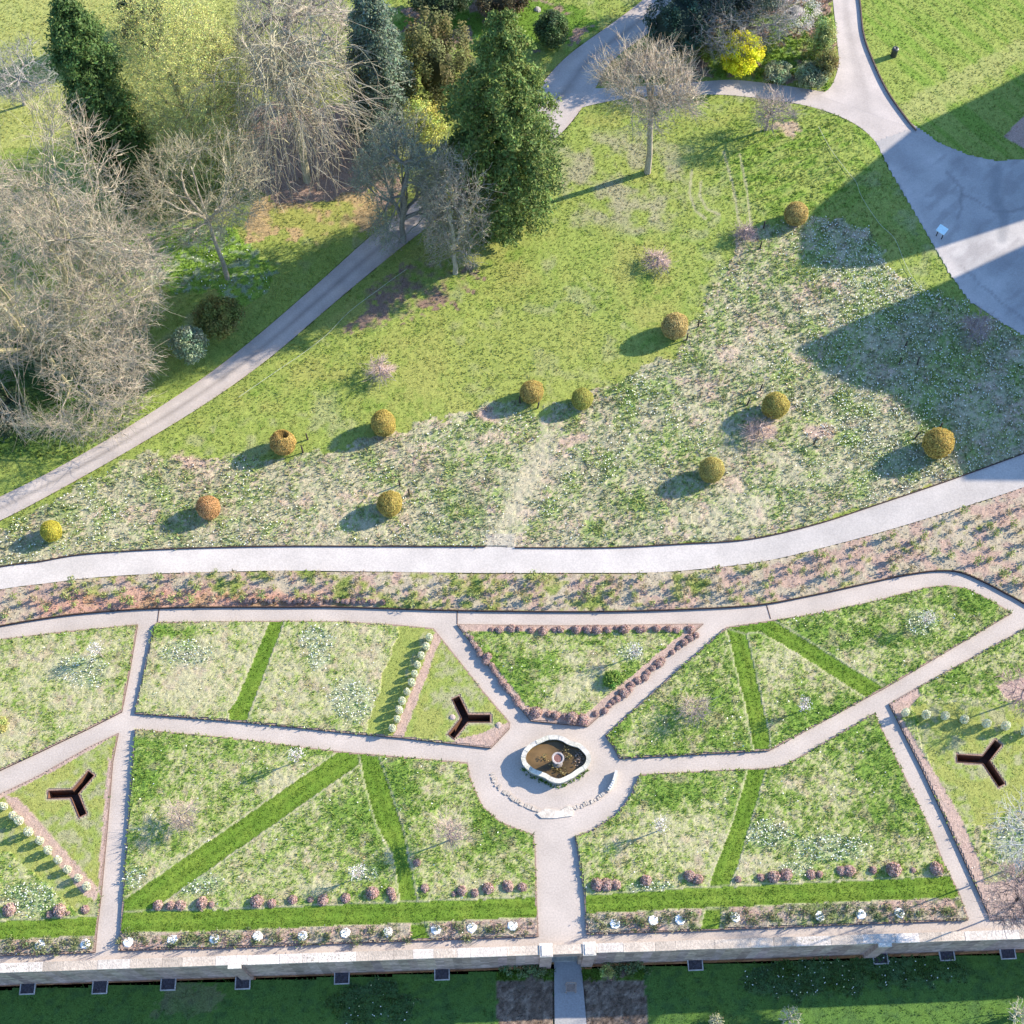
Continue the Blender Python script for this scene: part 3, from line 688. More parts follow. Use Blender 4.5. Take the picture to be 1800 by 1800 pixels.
# ---- path and planting squares on the lower side
b = MB(); p = [G(974, 1690, -3.7)[:2], G(1021, 1690, -3.7)[:2], G(1031, 1800, -3.7)[:2], G(1062, 2250, -3.7)[:2], G(978, 2250, -3.7)[:2], G(975, 1800, -3.7)[:2]]
lz = float(lower_z(wall_st(*G(1000, 1740, -3.7)[:2])[0]))
b.poly(p, lz + .03, np.array([.36, .345, .34])); structure(b.build("lower_path", M_GRAVEL))
for i, (px_, py_) in enumerate([(49,1737),(176,1736),(296,1730),(427,1728),(601,1719),(777,1712),(1222,1695),(1547,1684),(1664,1678),(1771,1675)]):
    zz = float(lower_z(s_of(px_, py_, -3.8))); q = G(px_, py_, zz); t = thing("planting_square", "dark square of soil with pale stone edging in the shaded lawn at the wall foot", "planting bed", (q[0], q[1], zz), "planting squares along the foot of the wall", math.atan2(WD[1], WD[0]))
    b = MB()
    for (x0, y0, x1, y1) in ((-.44,-.30,-.38,.34),(.38,-.30,.44,.34),(-.44,-.36,.44,-.30)): b.box((x0, y0, -.05), (x1, y1, .09), np.array([.50, .45, .42]))
    b.build("edging", M_STONE, t)
    b = MB(); b.box((-.379, -.299, -.05), (.379, .34, .055), np.array([.10, .085, .095])); n = 60
    b.quads(np.c_[rng.uniform(-.35, .35, n), rng.uniform(-.28, .3, n), rng.uniform(.05, .11, n)], np.full(n, .04), np.array([.11, .09, .09])); b.build("soil", M_SOIL, t)

# ---- metal edging along the paths
def edging(name, label, pts, h=.13, wd=.05, col=STEEL):
    P = GP(pts, h); b = MB()
    for a, c in zip(P[:-1], P[1:]):
        d = c - a; L = np.linalg.norm(d)
        if L > 1e-4: b.obox(a, d / L, L + .01, wd, -.05, h, col)
    return tag(b.build(name, M_STEEL), label, "edging")
edging("lane_shade_strip", "dark kerb along the mown lawn's side of the lane", NORTH_R[4:], .20, .08, SOIL * .35)  # near-black strip stands in for the shadow of the raised lawn edge
i0 = int(np.argmin(np.abs(WP_N[:, 0] - 853))); i1 = int(np.argmin(np.abs(WP_N[:, 0] - 905)))
edging("path_edging", "dark steel edging on the meadow side of the pale path, west of the gap", WP_N[:i0 + 1])
edging("path_edging", "dark steel edging on the meadow side of the pale path, east of the gap", WP_N[i1:])
edging("path_edging", "dark steel edging between the planted strip and the garden path", GP_N, .16)
def riser(label, a, c):
    b = MB(); A = G(*a)[:2]; Cc = G(*c)[:2]; d = Cc - A; L = np.linalg.norm(d); b.obox(A, d / L, L, .05, -.05, .02, STEEL * 1.4); tag(b.build("drain_channel", M_STEEL), label, "drain")
riser("thin dark drain line across the garden path at the second bed from the west", (279,1071), (276,1096))
riser("thin dark drain line across the garden path above the triangular bed", (803,1075), (803,1097))
riser("thin dark drain line across the garden path above the mown strips", (1347,1064), (1354,1088))

# ---- Y-shaped steel troughs sunk in the turf
YL = ["Y-shaped rusted steel trough sunk in turf beside the westernmost pale shrub row",
      "Y-shaped rusted steel trough sunk in turf beside the fountain plaza, one wall lit orange",
      "Y-shaped rusted steel trough sunk in turf near the photo's right edge"]
for yp, lb in zip(YP, YL):
    c = yp.mean(0); t = thing("steel_trough", lb, "sculpture", (c[0], c[1], 0), "Y-shaped steel troughs")
    n = len(yp); inn = []
    for i in range(n):
        a, b0, d = yp[i - 1], yp[i], yp[(i + 1) % n]; e1 = (b0 - a) / np.linalg.norm(b0 - a); e2 = (d - b0) / np.linalg.norm(d - b0)
        n1 = np.array([-e1[1], e1[0]]); n2 = np.array([-e2[1], e2[0]]); m = (n1 + n2); m /= np.linalg.norm(m); inn.append(b0 + m * .025 / max(.4, m @ n1))
    inn = np.array(inn); b = MB(); RU = np.array([.15, .07, .04])
    V = np.concatenate([np.c_[yp, np.full(n, -.8)], np.c_[yp, np.full(n, BZ + .03)], np.c_[inn, np.full(n, BZ + .03)], np.c_[inn, np.full(n, -.8)]])
    i = np.arange(n); j = (i + 1) % n
    b.add(V, np.concatenate([np.stack([i, j, j + n, i + n], 1), np.stack([i + n, j + n, j + 2 * n, i + 2 * n], 1), np.stack([i + 2 * n, j + 2 * n, j + 3 * n, i + 3 * n], 1)]), RU)
    b.build("side_wall", M_STEEL, t, loc=(c[0], c[1], 0))
    b = MB(); b.poly(yp, -.78, np.array([.10, .055, .045])); b.build("base", M_STEEL, t, loc=(c[0], c[1], 0))

# ---- fountain
fo = [(330,560),(345,490),(375,430),(450,350),(530,300),(620,258),(720,215),(800,203),(900,204),(1000,232),(1080,280),(1160,310),(1260,340),(1350,420),(1410,500),(1422,590),(1390,680),(1330,740),(1250,790),(1150,860),(1050,912),(960,948),(870,948),(780,918),(700,868),(600,830),(500,790),(400,712),(350,650)]
RZ = .62
FO = GP([(880 + a / 9, 1270 + b_ / 9) for a, b_ in fo], RZ); FO = FO[::-1]
fc = FO.mean(0)
fpts = smooth(np.vstack([FO, FO[:1]]), 4)[:-1]
ft = thing("fountain", "lobed stone fountain basin of brown water with a small central bowl on the gravel plaza", "fountain", (fc[0], fc[1], 0))
def off(P, o):
    n = len(P); e = np.roll(P, -1, 0) - np.roll(P, 1, 0); e /= np.linalg.norm(e, axis=1, keepdims=True)
    return P + np.c_[e[:, 1], -e[:, 0]] * o
area = .5 * np.sum(fpts[:, 0] * np.roll(fpts[:, 1], -1) - np.roll(fpts[:, 0], -1) * fpts[:, 1])
if area < 0: fpts = fpts[::-1]
lo_ = (fc[0], fc[1], 0)
b = MB(); pin = off(fpts, -.20); pout = off(fpts, -.04); n = len(fpts); i = np.arange(n); j = (i + 1) % n
V = np.concatenate([np.c_[pout, np.full(n, -.02)], np.c_[pout, np.full(n, RZ - .10)], np.c_[pin, np.full(n, RZ - .10)], np.c_[pin, np.full(n, .0)]])
b.add(V, np.concatenate([np.stack([i + a * n, j + a * n, j + (a + 1) * n, i + (a + 1) * n], 1) for a in range(3)]), np.array([.30, .29, .25])); b.build("basin_wall", M_STONE, ft, loc=lo_)
# rim in separate coping stones
k = 0; cuts = []
while k < n: L = int(rng.integers(3, 8)); cuts.append((k, min(k + L, n))); k += L
ou = off(fpts, .02); il = off(fpts, -.245)
for (a, e) in cuts:
    id_ = [q % n for q in range(a, e + 1)]; m = len(id_); b = MB(); O = ou[id_].copy(); I = il[id_].copy()
    O[0] += (O[1] - O[0]) * .06; I[0] += (I[1] - I[0]) * .06
    dz = rng.uniform(-.012, .012); zt = RZ + dz; zb_ = RZ - .099
    V = np.concatenate([np.c_[O, np.full(m, zb_)], np.c_[O, np.full(m, zt)], np.c_[I, np.full(m, zt)], np.c_[I, np.full(m, zb_)]])
    q = np.arange(m - 1); F = np.concatenate([np.stack([q + r_ * m, q + 1 + r_ * m, q + 1 + (r_ + 1) * m, q + (r_ + 1) * m], 1) for r_ in range(3)])
    F = np.concatenate([F, [[0, m, 2 * m, 3 * m], [m - 1, 4 * m - 1, 3 * m - 1, 2 * m - 1]]])
    b.add(V, F, np.array([.52, .49, .42]) * (.86 + .24 * rng.random()) * np.array([1, 1, .95 + .1 * rng.random()])); b.build("rim_stone", M_STONE, ft, loc=lo_)
mw = bpy.data.materials.new("murky_water"); mw.use_nodes = True; bs = mw.node_tree.nodes["Principled BSDF"]
nz = mw.node_tree.nodes.new("ShaderNodeTexNoise"); nz.inputs["Scale"].default_value = 2.2; nz.inputs["Detail"].default_value = 6
cr = mw.node_tree.nodes.new("ShaderNodeValToRGB"); cr.color_ramp.elements[0].color = (.065, .045, .020, 1); cr.color_ramp.elements[1].color = (.185, .115, .048, 1)
cr.color_ramp.elements[0].position = .35; cr.color_ramp.elements[1].position = .65
mw.node_tree.links.new(nz.outputs["Fac"], cr.inputs[0]); mw.node_tree.links.new(cr.outputs[0], bs.inputs["Base Color"]); bs.inputs["Roughness"].default_value = .12; bs.inputs["Specular IOR Level"].default_value = .35
b = MB(); b.poly(off(fpts, -.19), .34, np.array([.2, .12, .04])); b.build("water", mw, ft, loc=lo_)
# pedestal and bowl in the middle
pc = G(980, 1341, .34)[:2]; b = MB()
b.lathe([(.34,.2),(.30,.42),(.20,.55),(.15,.8),(.13,1.0),(.17,1.12)], 14, np.array([.24, .21, .19]), pc[0], pc[1], .25); b.build("pedestal", M_STONE, ft, loc=lo_)
b = MB(); b.lathe([(.12,1.08),(.26,1.14),(.35,1.26),(.36,1.31),(.28,1.31),(.24,1.24),(.01,1.20)], 20, np.array([.40, .35, .33]), pc[0], pc[1], .06); b.build("bowl", M_STONE, ft, loc=lo_)
b = MB(); b.lathe([(.235,1.255),(.01,1.256)], 16, np.array([.21, .105, .09]), pc[0], pc[1]); b.build("bowl_water", M_STONE, ft, loc=lo_)
for cx, cy, r0 in ((958,1332,.22),(972,1346,.25),(985,1350,.3),(995,1318,.2),(990,1360,.2),(1000,1330,.18)):
    b = MB(); q = G(cx, cy, .34); n = 40; b.quads(np.c_[q[0] + rng.normal(size=n) * r0 * .6, q[1] + rng.normal(size=n) * r0 * .5, .35 + rng.random(n) * .22], np.full(n, .05), np.array([.30, .24, .10]) * (.6 + .8 * rng.random((n, 1)))); b.build("water_weed_foliage", M_LEAF, ft, loc=lo_)
b = MB(); n = 90; q = np.array([G(1019 + rng.normal() * 4.5, 1332 + rng.normal() * 9, .36) for _ in range(n)]); q[:, 2] = .36 + rng.random(n) * .1
b.quads(q, np.full(n, .06), np.array([.38, .30, .25]) * (.5 + .9 * rng.random((n, 1)))); b.build("dead_lily_leaves", M_LEAF, ft, loc=lo_)["kind"] = "stuff"
# grass and moss at its foot
b = MB(); n = 320; idx = rng.integers(0, len(fpts), n); base = off(fpts, .06 )[idx] + rng.normal(size=(n, 2)) * .05
pp = proj(np.c_[base, np.zeros(n)]); kk = pp[1] > 1352; base = base[kk]; n = len(base)
V, F, C = tufts(np.c_[base, np.zeros(n)], np.full(n, .09), np.tile(GREEN, (n, 1))); b.add(V, F, C); tag(b.build("weeds", M_GRASS), "green weeds growing round the fountain foot", None, kind='stuff')

# ---- low broken arc of stones south of the fountain
arc = smooth([(862,1362),(868,1378),(882,1392),(903,1408),(925,1420),(948,1428)], 5); arc2 = smooth([(1008,1424),(1030,1417),(1050,1408),(1066,1396),(1078,1380),(1085,1358)], 5)
lowwall = thing("low_stone_arc", "broken curved line of low pale stones with a wide slab south of the fountain", "stone kerb", (*G(975, 1425)[:2], 0))
ol = np.array(lowwall.location)
def stones(A, h0, h1, wd):
    P = GP(A); n = len(P)
    for a in range(n - 1):
        if rng.random() < .12: continue
        d = P[a + 1] - P[a]; L = np.linalg.norm(d); h = h0 + (h1 - h0) * a / n
        b = MB(); b.obox(P[a] + rng.normal(size=2) * .03, d / L, L * rng.uniform(.8, 1.0), wd * rng.uniform(.7, 1.2), -.02, h * rng.uniform(.7, 1.2), np.array([.48, .41, .34]) * (.85 + .25 * rng.random())); b.build("kerb_stone", M_STONE, lowwall, loc=ol)
stones(arc, .05, .06, .22); stones(arc2[:18], .06, .12, .2)
b = MB(); P = GP(arc2[17:]); 
for a in range(len(P) - 1):
    d = P[a + 1] - P[a]; L = np.linalg.norm(d); b.obox(P[a], d / L, L + .02, .14, -.02, .42 - .03 * abs(a - 4), np.array([.60, .58, .54]))
b.build("curved_slab", M_STONE, lowwall, loc=ol)
b = MB(); b.poly(GP([(943,1430),(960,1421),(985,1425),(998,1416),(1008,1420),(1006,1434),(975,1438),(952,1438)], .07)[::-1], .07, np.array([.54, .475, .40])); b.sides(GP([(943,1430),(960,1421),(985,1425),(998,1416),(1008,1420),(1006,1434),(975,1438),(952,1438)], .07), -.02, .07, np.array([.6, .56, .5])); b.build("threshold_slab", M_STONE, lowwall, loc=ol)

# ================================================================== PLANTS
def jit(c, n, a=.35, hue=.12): return np.clip(np.asarray(c) * (1 - a / 2 + a * rng.random((n, 1))) * (1 + hue * rng.normal(size=(n, 3)) * np.array([1, .5, .8])), .005, .95)

# ---- topiary balls
def ball_mesh(col, hollow=None):
    b = MB(); nu, nv = 28, 18
    th = np.linspace(0.02, np.pi - .02, nv); ph = np.arange(nu) * 2 * np.pi / nu
    T, P = np.meshgrid(th, ph, indexing='ij'); D = np.stack([np.sin(T) * np.cos(P), np.sin(T) * np.sin(P), np.cos(T)], -1).reshape(-1, 3)
    sd_ = int(rng.integers(99)); wob = lambda D: 1 + .07 * (fbm(D[:, 0] * 3 + 9, D[:, 1] * 3 + D[:, 2] * 3, sd_) - .5) * 2 + .16 * (fbm(D[:, 0] * 1.1 + sd_, D[:, 1] * 1.1 + D[:, 2], sd_ + 5, 2) - .5)
    r = wob(D)
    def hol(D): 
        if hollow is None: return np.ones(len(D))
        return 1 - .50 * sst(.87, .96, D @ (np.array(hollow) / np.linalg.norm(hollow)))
    V = D * (r * hol(D) * .955)[:, None]; V[:, 2] += .97
    i = np.arange(nu); j = (i + 1) % nu
    b.add(V, np.concatenate([np.stack([i + a * nu, i + (a + 1) * nu, j + (a + 1) * nu, j + a * nu], 1) for a in range(nv - 1)]), np.array(col) * .55)
    n = 7500; D = rng.normal(size=(n, 3)); D /= np.linalg.norm(D, axis=1, keepdims=True)
    r = wob(D) * hol(D) * (.95 + .09 * rng.random(n)); patch = .8 + .45 * fbm(D[:, 0] * 2.2 + 3, D[:, 1] * 2.2 + D[:, 2] * 1.7, sd_ + 9)
    P = D * r[:, None]; P[:, 2] += .97
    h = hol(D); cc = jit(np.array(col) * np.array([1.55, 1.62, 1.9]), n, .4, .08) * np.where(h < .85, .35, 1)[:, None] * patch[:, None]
    b.quads(P, np.full(n, .036), cc, D, .45)
    return b
OCH = [.33, .245, .055]
BALLS = [(88,932,38,[.34,.29,.035],"small yellow-green clipped ball nearest the meadow's western corner",None),
 (368,892,42,[.36,.20,.075],"orange-brown clipped ball standing alone in the western meadow",None),
 (500,778,44,[.34,.22,.06],"ochre clipped ball with a hollow in its crown beside two stakes",(.25,.35,.9)),
 (676,743,44,OCH,"ochre clipped ball at the lawn edge above the western meadow",None),
 (686,885,45,[.30,.225,.05],"ochre clipped ball in the middle meadow nearest the pale path",None),
 (935,688,42,[.33,.235,.06],"ochre clipped ball on the lawn edge, left of a close pair",None),
 (1022,702,39,[.27,.25,.05],"greener clipped ball on the lawn edge, right of a close pair",None),
 (1185,573,45,[.33,.24,.08],"tan clipped ball standing on open lawn with two posts beside it",None),
 (1399,376,41,[.34,.24,.07],"ochre clipped ball farthest from the path, by the building's shadow",None),
 (1361,713,47,[.30,.235,.05],"ochre clipped ball in the eastern meadow beside two black posts",None),
 (1250,827,44,[.29,.235,.06],"olive clipped ball in the eastern meadow nearest the pale path",None),
 (1648,783,53,[.33,.23,.05],"largest clipped ball, half in the building's shadow by the pale path's east end",None)]
for (px_, py_, dpx, col, lb, hol) in BALLS:
    q = G(px_, py_, .7); r = dpx / 2 / px_per_m(q); q = G(px_, py_, r * .97)
    b = ball_mesh(col, hol)
    o = b.build("topiary_ball", M_LEAF); o.location = (q[0], q[1], 0); o.scale = (r * rng.uniform(.96, 1.04), r * rng.uniform(.96, 1.04), r * rng.uniform(.98, 1.10)); o.rotation_euler = (rng.normal() * .06, rng.normal() * .06, 0)
    tag(o, lb, "topiary", "clipped balls on the meadow")

# ---- stakes
b = MB(); b.path([(0, 0, -.1), (.02, .0, .80)], [.06, .05], 7, np.array([.06, .045, .04])); b.lathe([(.05,.80),(.001,.82)], 7, np.array([.08, .06, .05]))
stake = b.build("stake", M_WOOD); first = True
STK = [(541,773),(533,796),(945,718),(914,709),(720,871),(703,853),(1227,575),(1207,598),(1336,437),(1342,402),(1336,687),(1313,712),(1430,781),(1650,754),(1608,771),(1590,611),(1580,641),(1612,641)]
for (px_, py_) in STK:
    q = G(px_, py_); o = stake if first else stake.copy()
    if not first: COL.objects.link(o)
    first = False; o.location = (q[0], q[1], 0); o.rotation_euler = (rng.normal() * .05, rng.normal() * .05, rng.random() * 6); tag(o, "short dark wooden stake standing in the meadow", "stake", "stakes beside the clipped balls")

# ---- pinkish mounds (clipped dormant grasses) in rows along bed edges
def mound_mesh(seed):
    b = MB(); n = 420; D = rng.normal(size=(n, 3)); D[:, 2] = np.abs(D[:, 2]) * 1.1; D /= np.linalg.norm(D, axis=1, keepdims=True)
    lump = 1 + .35 * (fbm(D[:, 0] * 2.3 + seed, D[:, 1] * 2.3, seed) - .5)
    P = D * np.array([.32, .29, .32]) * lump[:, None]; 
    th = np.linspace(0, np.pi / 2, 6); prof = [(.27 * math.cos(t), .30 * math.sin(t)) for t in th]; b.lathe(prof, 12, np.array([.28, .20, .17]), jit=.25)
    b.quads(P, np.full(n, .045), jit([.50, .345, .29], n, .6), D, .7); return b
mounds = [mound_mesh(k + 3).build("dormant_mound", M_LEAF) for k in range(4)]; used = set()
def place_mound(px_, py_, sc, label, group):
    k = int(rng.integers(4)); q = G(px_, py_, BZ)
    o = mounds[k] if k not in used else mounds[k].copy()
    if k in used: COL.objects.link(o)
    used.add(k); o.location = (q[0], q[1], BZ - .02); o.rotation_euler = (0, 0, rng.random() * 6.28); s_ = .94 * sc * rng.uniform(.72, 1.28); o.scale = (s_, s_, s_ * rng.uniform(.8, 1.15)); tag(o, label, "shrub", group)
def row(a, b_, n, j=2, sc=1., lb="", g="", miss=0.):
    for k in range(n):
        if rng.random() < max(miss, .07): continue
        t = (k + .5) / n; place_mound(a[0] + (b_[0] - a[0]) * t + rng.normal() * j * 1.5, a[1] + (b_[1] - a[1]) * t + rng.normal() * j * .6, sc * rng.uniform(.75, 1.15), lb, g)
row((832,1108),(1222,1106),21,2,.9,"pinkish brown mound along the top edge of the triangular bed","mounds along the triangle's top edge")
row((822,1117),(913,1240),17,1.5,.72,"pinkish brown mound along the left edge of the triangular bed","mounds along the triangle's left edge")
row((1222,1112),(1048,1260),20,1.8,.85,"reddish brown mound along the right edge of the triangular bed","mounds along the triangle's right edge")
row((922,1250),(1035,1267),7,1.5,.95,"pinkish brown mound along the short lower edge of the triangular bed","mounds along the triangle's lower edge")
for (px_, py_, s_) in [(278,1592,.9),(300,1592,.9),(318,1592,.9),(355,1588,1.15),(372,1590,.8),(452,1585,1.15),(478,1588,.8),(515,1582,.85),(546,1582,.8),(568,1583,.95),(608,1579,.85),(655,1570,1),(687,1568,.8),(690,1578,.9)]:
    place_mound(px_, py_, s_, "pinkish brown mound above the mown strip in the bed west of the vertical mown strip", "mounds in the south-western bed")
for (px_, py_, s_) in [(733,1517,.8),(747,1562,1),(798,1572,.7),(812,1566,.95),(835,1570,.7),(858,1562,.95),(893,1558,.95),(918,1560,.9)]:
    place_mound(px_, py_, s_, "pinkish brown mound between the vertical mown strip and the central path", "mounds west of the central path")
for (px_, py_, s_) in [(1050,1556,1.1),(1066,1556,1.1),(1083,1556,.9),(1135,1548,1.3),(1212,1540,1.2),(1226,1546,1.1)]:
    place_mound(px_, py_, s_, "pinkish brown mound between the central path and the diagonal mown strip", "mounds east of the central path")
for (px_, py_, s_) in [(1297,1546,.9),(1337,1543,1),(1360,1542,1),(1382,1538,1),(1425,1538,.85),(1440,1537,.95),(1478,1531,1.0),(1492,1531,1.1),(1534,1530,1.1),(1570,1529,1.25),(1605,1530,.75),(1645,1528,1.25)]:
    place_mound(px_, py_, s_, "pinkish brown mound east of the diagonal mown strip above the straight one", "mounds in the south-eastern bed")
for (px_, py_, s_) in [(17,1600,1.1),(88,1608,.9),(106,1602,1.1),(120,1606,.7),(150,1599,1.15)]:
    place_mound(px_, py_, s_, "pinkish brown mound above the mown strip in the westernmost bed", "mounds in the westernmost bed")
for k in range(26): place_mound(430 + k * 9.6 + rng.normal() * 2, 1056 + .006 * (k * 9.6) + rng.normal() * 1.5, .55, "small reddish mound in the planted strip along the garden path", "small reddish mounds in the planted strip")

# ---- pale shrubs in rows
def pale_shrub():
    b = MB(); b.path([(0, 0, -.05), (.01, .01, .3)], [.03, .025], 5, np.array([.2, .16, .12]))
    n = 620; D = rng.normal(size=(n, 3)); D /= np.linalg.norm(D, axis=1, keepdims=True)
    P = D * np.array([.25, .25, .33]) * (.55 + .55 * rng.random((n, 1)) ** .4); P[:, 2] += .36
    b.quads(P, np.full(n, .045), jit([.66, .66, .48], n, .5), D, .8); return b
ps = [pale_shrub().build("pale_shrub", M_LEAF) for _ in range(3)]; pu = set()
def place_ps(px_, py_, sc, label, group):
    k = int(rng.integers(3)); q = G(px_, py_, BZ); o = ps[k] if k not in pu else ps[k].copy()
    if k in pu: COL.objects.link(o)
    pu.add(k); o.location = (q[0], q[1], BZ - .01); o.rotation_euler = (0, 0, rng.random() * 6); o.scale = (sc, sc, sc * rng.uniform(1.05, 1.35)); tag(o, label, "shrub", group)
for k in range(11): place_ps(755 - 6.4 * k + rng.normal(), 1124 + 15.9 * k, rng.uniform(.74, .86), "small pale grey-green shrub in the row beside the fountain's trough triangle", "pale shrubs in the row by the fountain")
for (px_, py_) in [(10,1420),(26,1436),(37,1445),(54,1465),(73,1480),(88,1497),(105,1514),(121,1530),(140,1545),(155,1560),(-8,1404)]: place_ps(px_, py_, rng.uniform(.78, 1.0), "small pale cream-green shrub in the diagonal row of the westernmost bed", "pale shrubs in the westernmost bed")
for (px_, py_) in [(1589,1256),(1625,1260),(1658,1262),(1692,1268),(1731,1275),(1764,1280),(1799,1288)]: place_ps(px_, py_, rng.uniform(.85, 1.05), "small pale shrub in the row above the eastern steel trough", "pale shrubs by the eastern trough")

# ---- young plants in the strip between the paths
def young(k):
    b = MB(); n = 80; b.path([(0, 0, -.05), (.02, .0, .42)], [.016, .01], 4, np.array([.2, .15, .1]))
    P = np.c_[rng.normal(size=(n, 2)) * .10, rng.uniform(.05, .60, n)]; b.quads(P, np.full(n, .06), jit([.30, .34, .12] if k < 3 else [.38, .32, .20], n, .6), None, 1.); return b
yg = [young(k).build("young_plant", M_LEAF) for k in range(4)]; yu = set()
def place_y(px_, py_, sc, label, group):
    k = int(rng.integers(4)); q = G(px_, py_); o = yg[k] if k not in yu else yg[k].copy()
    if k in yu: COL.objects.link(o)
    yu.add(k); o.location = (q[0], q[1], .02); o.rotation_euler = (rng.normal() * .1, rng.normal() * .1, rng.random() * 6); o.scale = (sc, sc, sc * rng.uniform(.8, 1.25)); tag(o, label, "plant", group)
cnt = 0
for t_row in (.16, .38, .60, .82):
    for px_ in np.arange(-10, 1800, 27):
        px_ = px_ + rng.normal() * 6 + (13 if t_row in (.38, .82) else 0)
        yn = np.interp(px_, WP_S[:, 0], WP_S[:, 1]); ysn = np.interp(px_, GP_N[:, 0], GP_N[:, 1])
        if rng.random() < .22: continue
        tt = t_row + rng.normal() * .05
        place_y(px_, yn + (ysn - yn) * tt, rng.uniform(.6, 1.2), "small young plant set out in the bare strip between the two paths", "young plants in the strip"); cnt += 1
for (px_, py_) in [(1720,960),(1750,940),(1780,925),(1740,985),(1775,975),(1797,955),(1760,1010),(1790,1000),(1715,990),(1798,1030),(1735,925),(1770,905)]:
    place_y(px_, py_, rng.uniform(.8, 1.3), "small young plant set out in the bare strip between the two paths", "young plants in the strip")
# low perennials in the beds along the wall
def perennial():
    b = MB(); n = 120; P = np.c_[rng.normal(size=(n, 2)) * .13, np.abs(rng.normal(size=n)) * .13]; b.quads(P, np.full(n, .05), jit([.20, .23, .10], n, .8), None, 1.); return b
pe = [perennial().build("low_perennial", M_LEAF) for _ in range(3)]; pv = set()
for (x0, x1, ya, yb) in ((-5,165,1667,1658),(215,718,1656,1638),(760,943,1636,1630),(1035,1228,1623,1615),(1272,1695,1614,1600)):
    for px_ in np.arange(x0, x1, 11.5):
        k = int(rng.integers(3)); o = pe[k] if k not in pv else pe[k].copy()
        if k in pv: COL.objects.link(o)
        pv.add(k); q = G(px_ + rng.normal() * 4, ya + (yb - ya) * (px_ - x0) / (x1 - x0) + rng.normal() * 6, BZ); o.location = (q[0], q[1], BZ); s_ = rng.uniform(.6, 1.3); o.scale = (s_, s_, s_); o.rotation_euler = (0, 0, rng.random() * 6)
        tag(o, "small low perennial in the narrow bed along the retaining wall", "plant", "perennials along the wall")

# ---- white pads with bare saplings along the wall
PADS = [(70,1661),(150,1659),(225,1656),(303,1652),(377,1650),(453,1646),(532,1645),(607,1640),(682,1638),(766,1634),(829,1631),(901,1628),(1081,1624),(1148,1618),(1195,1617),(1292,1612),(1441,1611),(1513,1607),(1581,1605)]
def pad():
    b = MB(); n = 10
    b.lathe([(.30, -.02), (.29, .05), (.25, .075), (.12, .082), (.01, .085)], 7, np.array([.88, .86, .82]), 0, 0, .22)
    return b
pd = [pad().build("mulch_mat", M_STONE) for _ in range(3)]; pdu = set()
for i, (px_, py_) in enumerate(PADS):
    k = int(rng.integers(3)); o = pd[k] if k not in pdu else pd[k].copy()
    if k in pdu: COL.objects.link(o)
    pdu.add(k); q = G(px_, py_, BZ + .04); o.location = (q[0], q[1], BZ + .02); o.rotation_euler = (0, 0, rng.random() * 6); o.scale = (1, 1, 1.2); tag(o, "white mat at the foot of a bare sapling in the bed along the wall", "mulch mat", "white mats along the wall")

# ================================================================== TREES
def skel(origin, pts, rtip=.012, ex=.46, bend=.18, up=.0, droop=0., sub=3, kmax=3, frac=(.34, .55), wob=.08):
    S0, S1, A0, A1 = [], [], [], []; tips = []
    def curve(o, e, r0, r1, d0, n):
        L = np.linalg.norm(e - o); m = (o + e) / 2 + d0 * L * bend + np.array([0, 0, up * L]) + rng.normal(size=3) * L * wob
        pr = o
        for q in range(1, n + 1):
            t = q / n; p = (1-t)**2 * o + 2*t*(1-t) * m + t*t * e; p = p - np.array([0, 0, droop * L * t * t])
            S0.append(pr); S1.append(p); A0.append(r0 + (r1 - r0) * (q-1)/n); A1.append(r0 + (r1 - r0) * q/n); pr = p
        return pr
    def rec(o, idx, d0, depth, rpar):
        n = len(idx)
        k = min(n, 2 if depth > 1 and rng.random() < .6 else kmax)
        if depth == 0: k = min(n, 6)
        sd_ = pts[rng.choice(idx, k, replace=False)]
        v = pts[idx] - o; vd = v / np.maximum(np.linalg.norm(v, axis=1, keepdims=True), 1e-6)
        sv_ = sd_ - o; sv_ = sv_ / np.maximum(np.linalg.norm(sv_, axis=1, keepdims=True), 1e-6)
        lab = np.argmax(vd @ sv_.T, axis=1) if depth < 3 else np.argmin(((pts[idx][:, None] - sd_[None]) ** 2).sum(-1), 1)
        for g in range(k):
            gi = idx[lab == g]; m = len(gi)
            if m == 0: continue
            r0 = min(rpar, rtip * m ** ex)
            if m == 1: e = curve(o, pts[gi[0]], r0, rtip * .6, d0, sub); tips.append((e, e - o)); continue
            c = pts[gi].mean(0); f = rng.uniform(*frac) if m > 3 else rng.uniform(.5, .7)
            e = o + (c - o) * f; r1 = rtip * m ** ex * .86
            e = curve(o, e, r0, r1, d0, sub if m > 6 else 2); dd = e - o; rec(e, gi, dd / max(np.linalg.norm(dd), 1e-6), depth + 1, r1)
    rec(np.asarray(origin, float), np.arange(len(pts)), np.array([0, 0, 1.]), 0, 99)
    return np.array(S0), np.array(S1), np.array(A0), np.array(A1), tips
def crown_pts(n, c, r, seed, shell=.55, gap=.42, flat=0.):
    out = []; c = np.asarray(c, float); r = np.asarray(r, float); tot = 0
    while tot < n:
        D = rng.normal(size=(n * 2, 3)); D /= np.linalg.norm(D, axis=1, keepdims=True)
        rad = rng.random(n * 2) ** (1 / 3 * shell)
        lump = 1 + .30 * (fbm(D[:, 0] * 1.7 + seed, D[:, 1] * 1.7 + D[:, 2] * 1.3, seed) - .5) * 2
        P = D * (rad * lump)[:, None]
        g = fbm(P[:, 0] * 2.2 + 11, P[:, 1] * 2.2 + P[:, 2] * 1.9 + seed, seed + 7) > gap
        P = P[g]; out.append(c + P * r); tot += len(P)
    return np.concatenate(out)[:n]
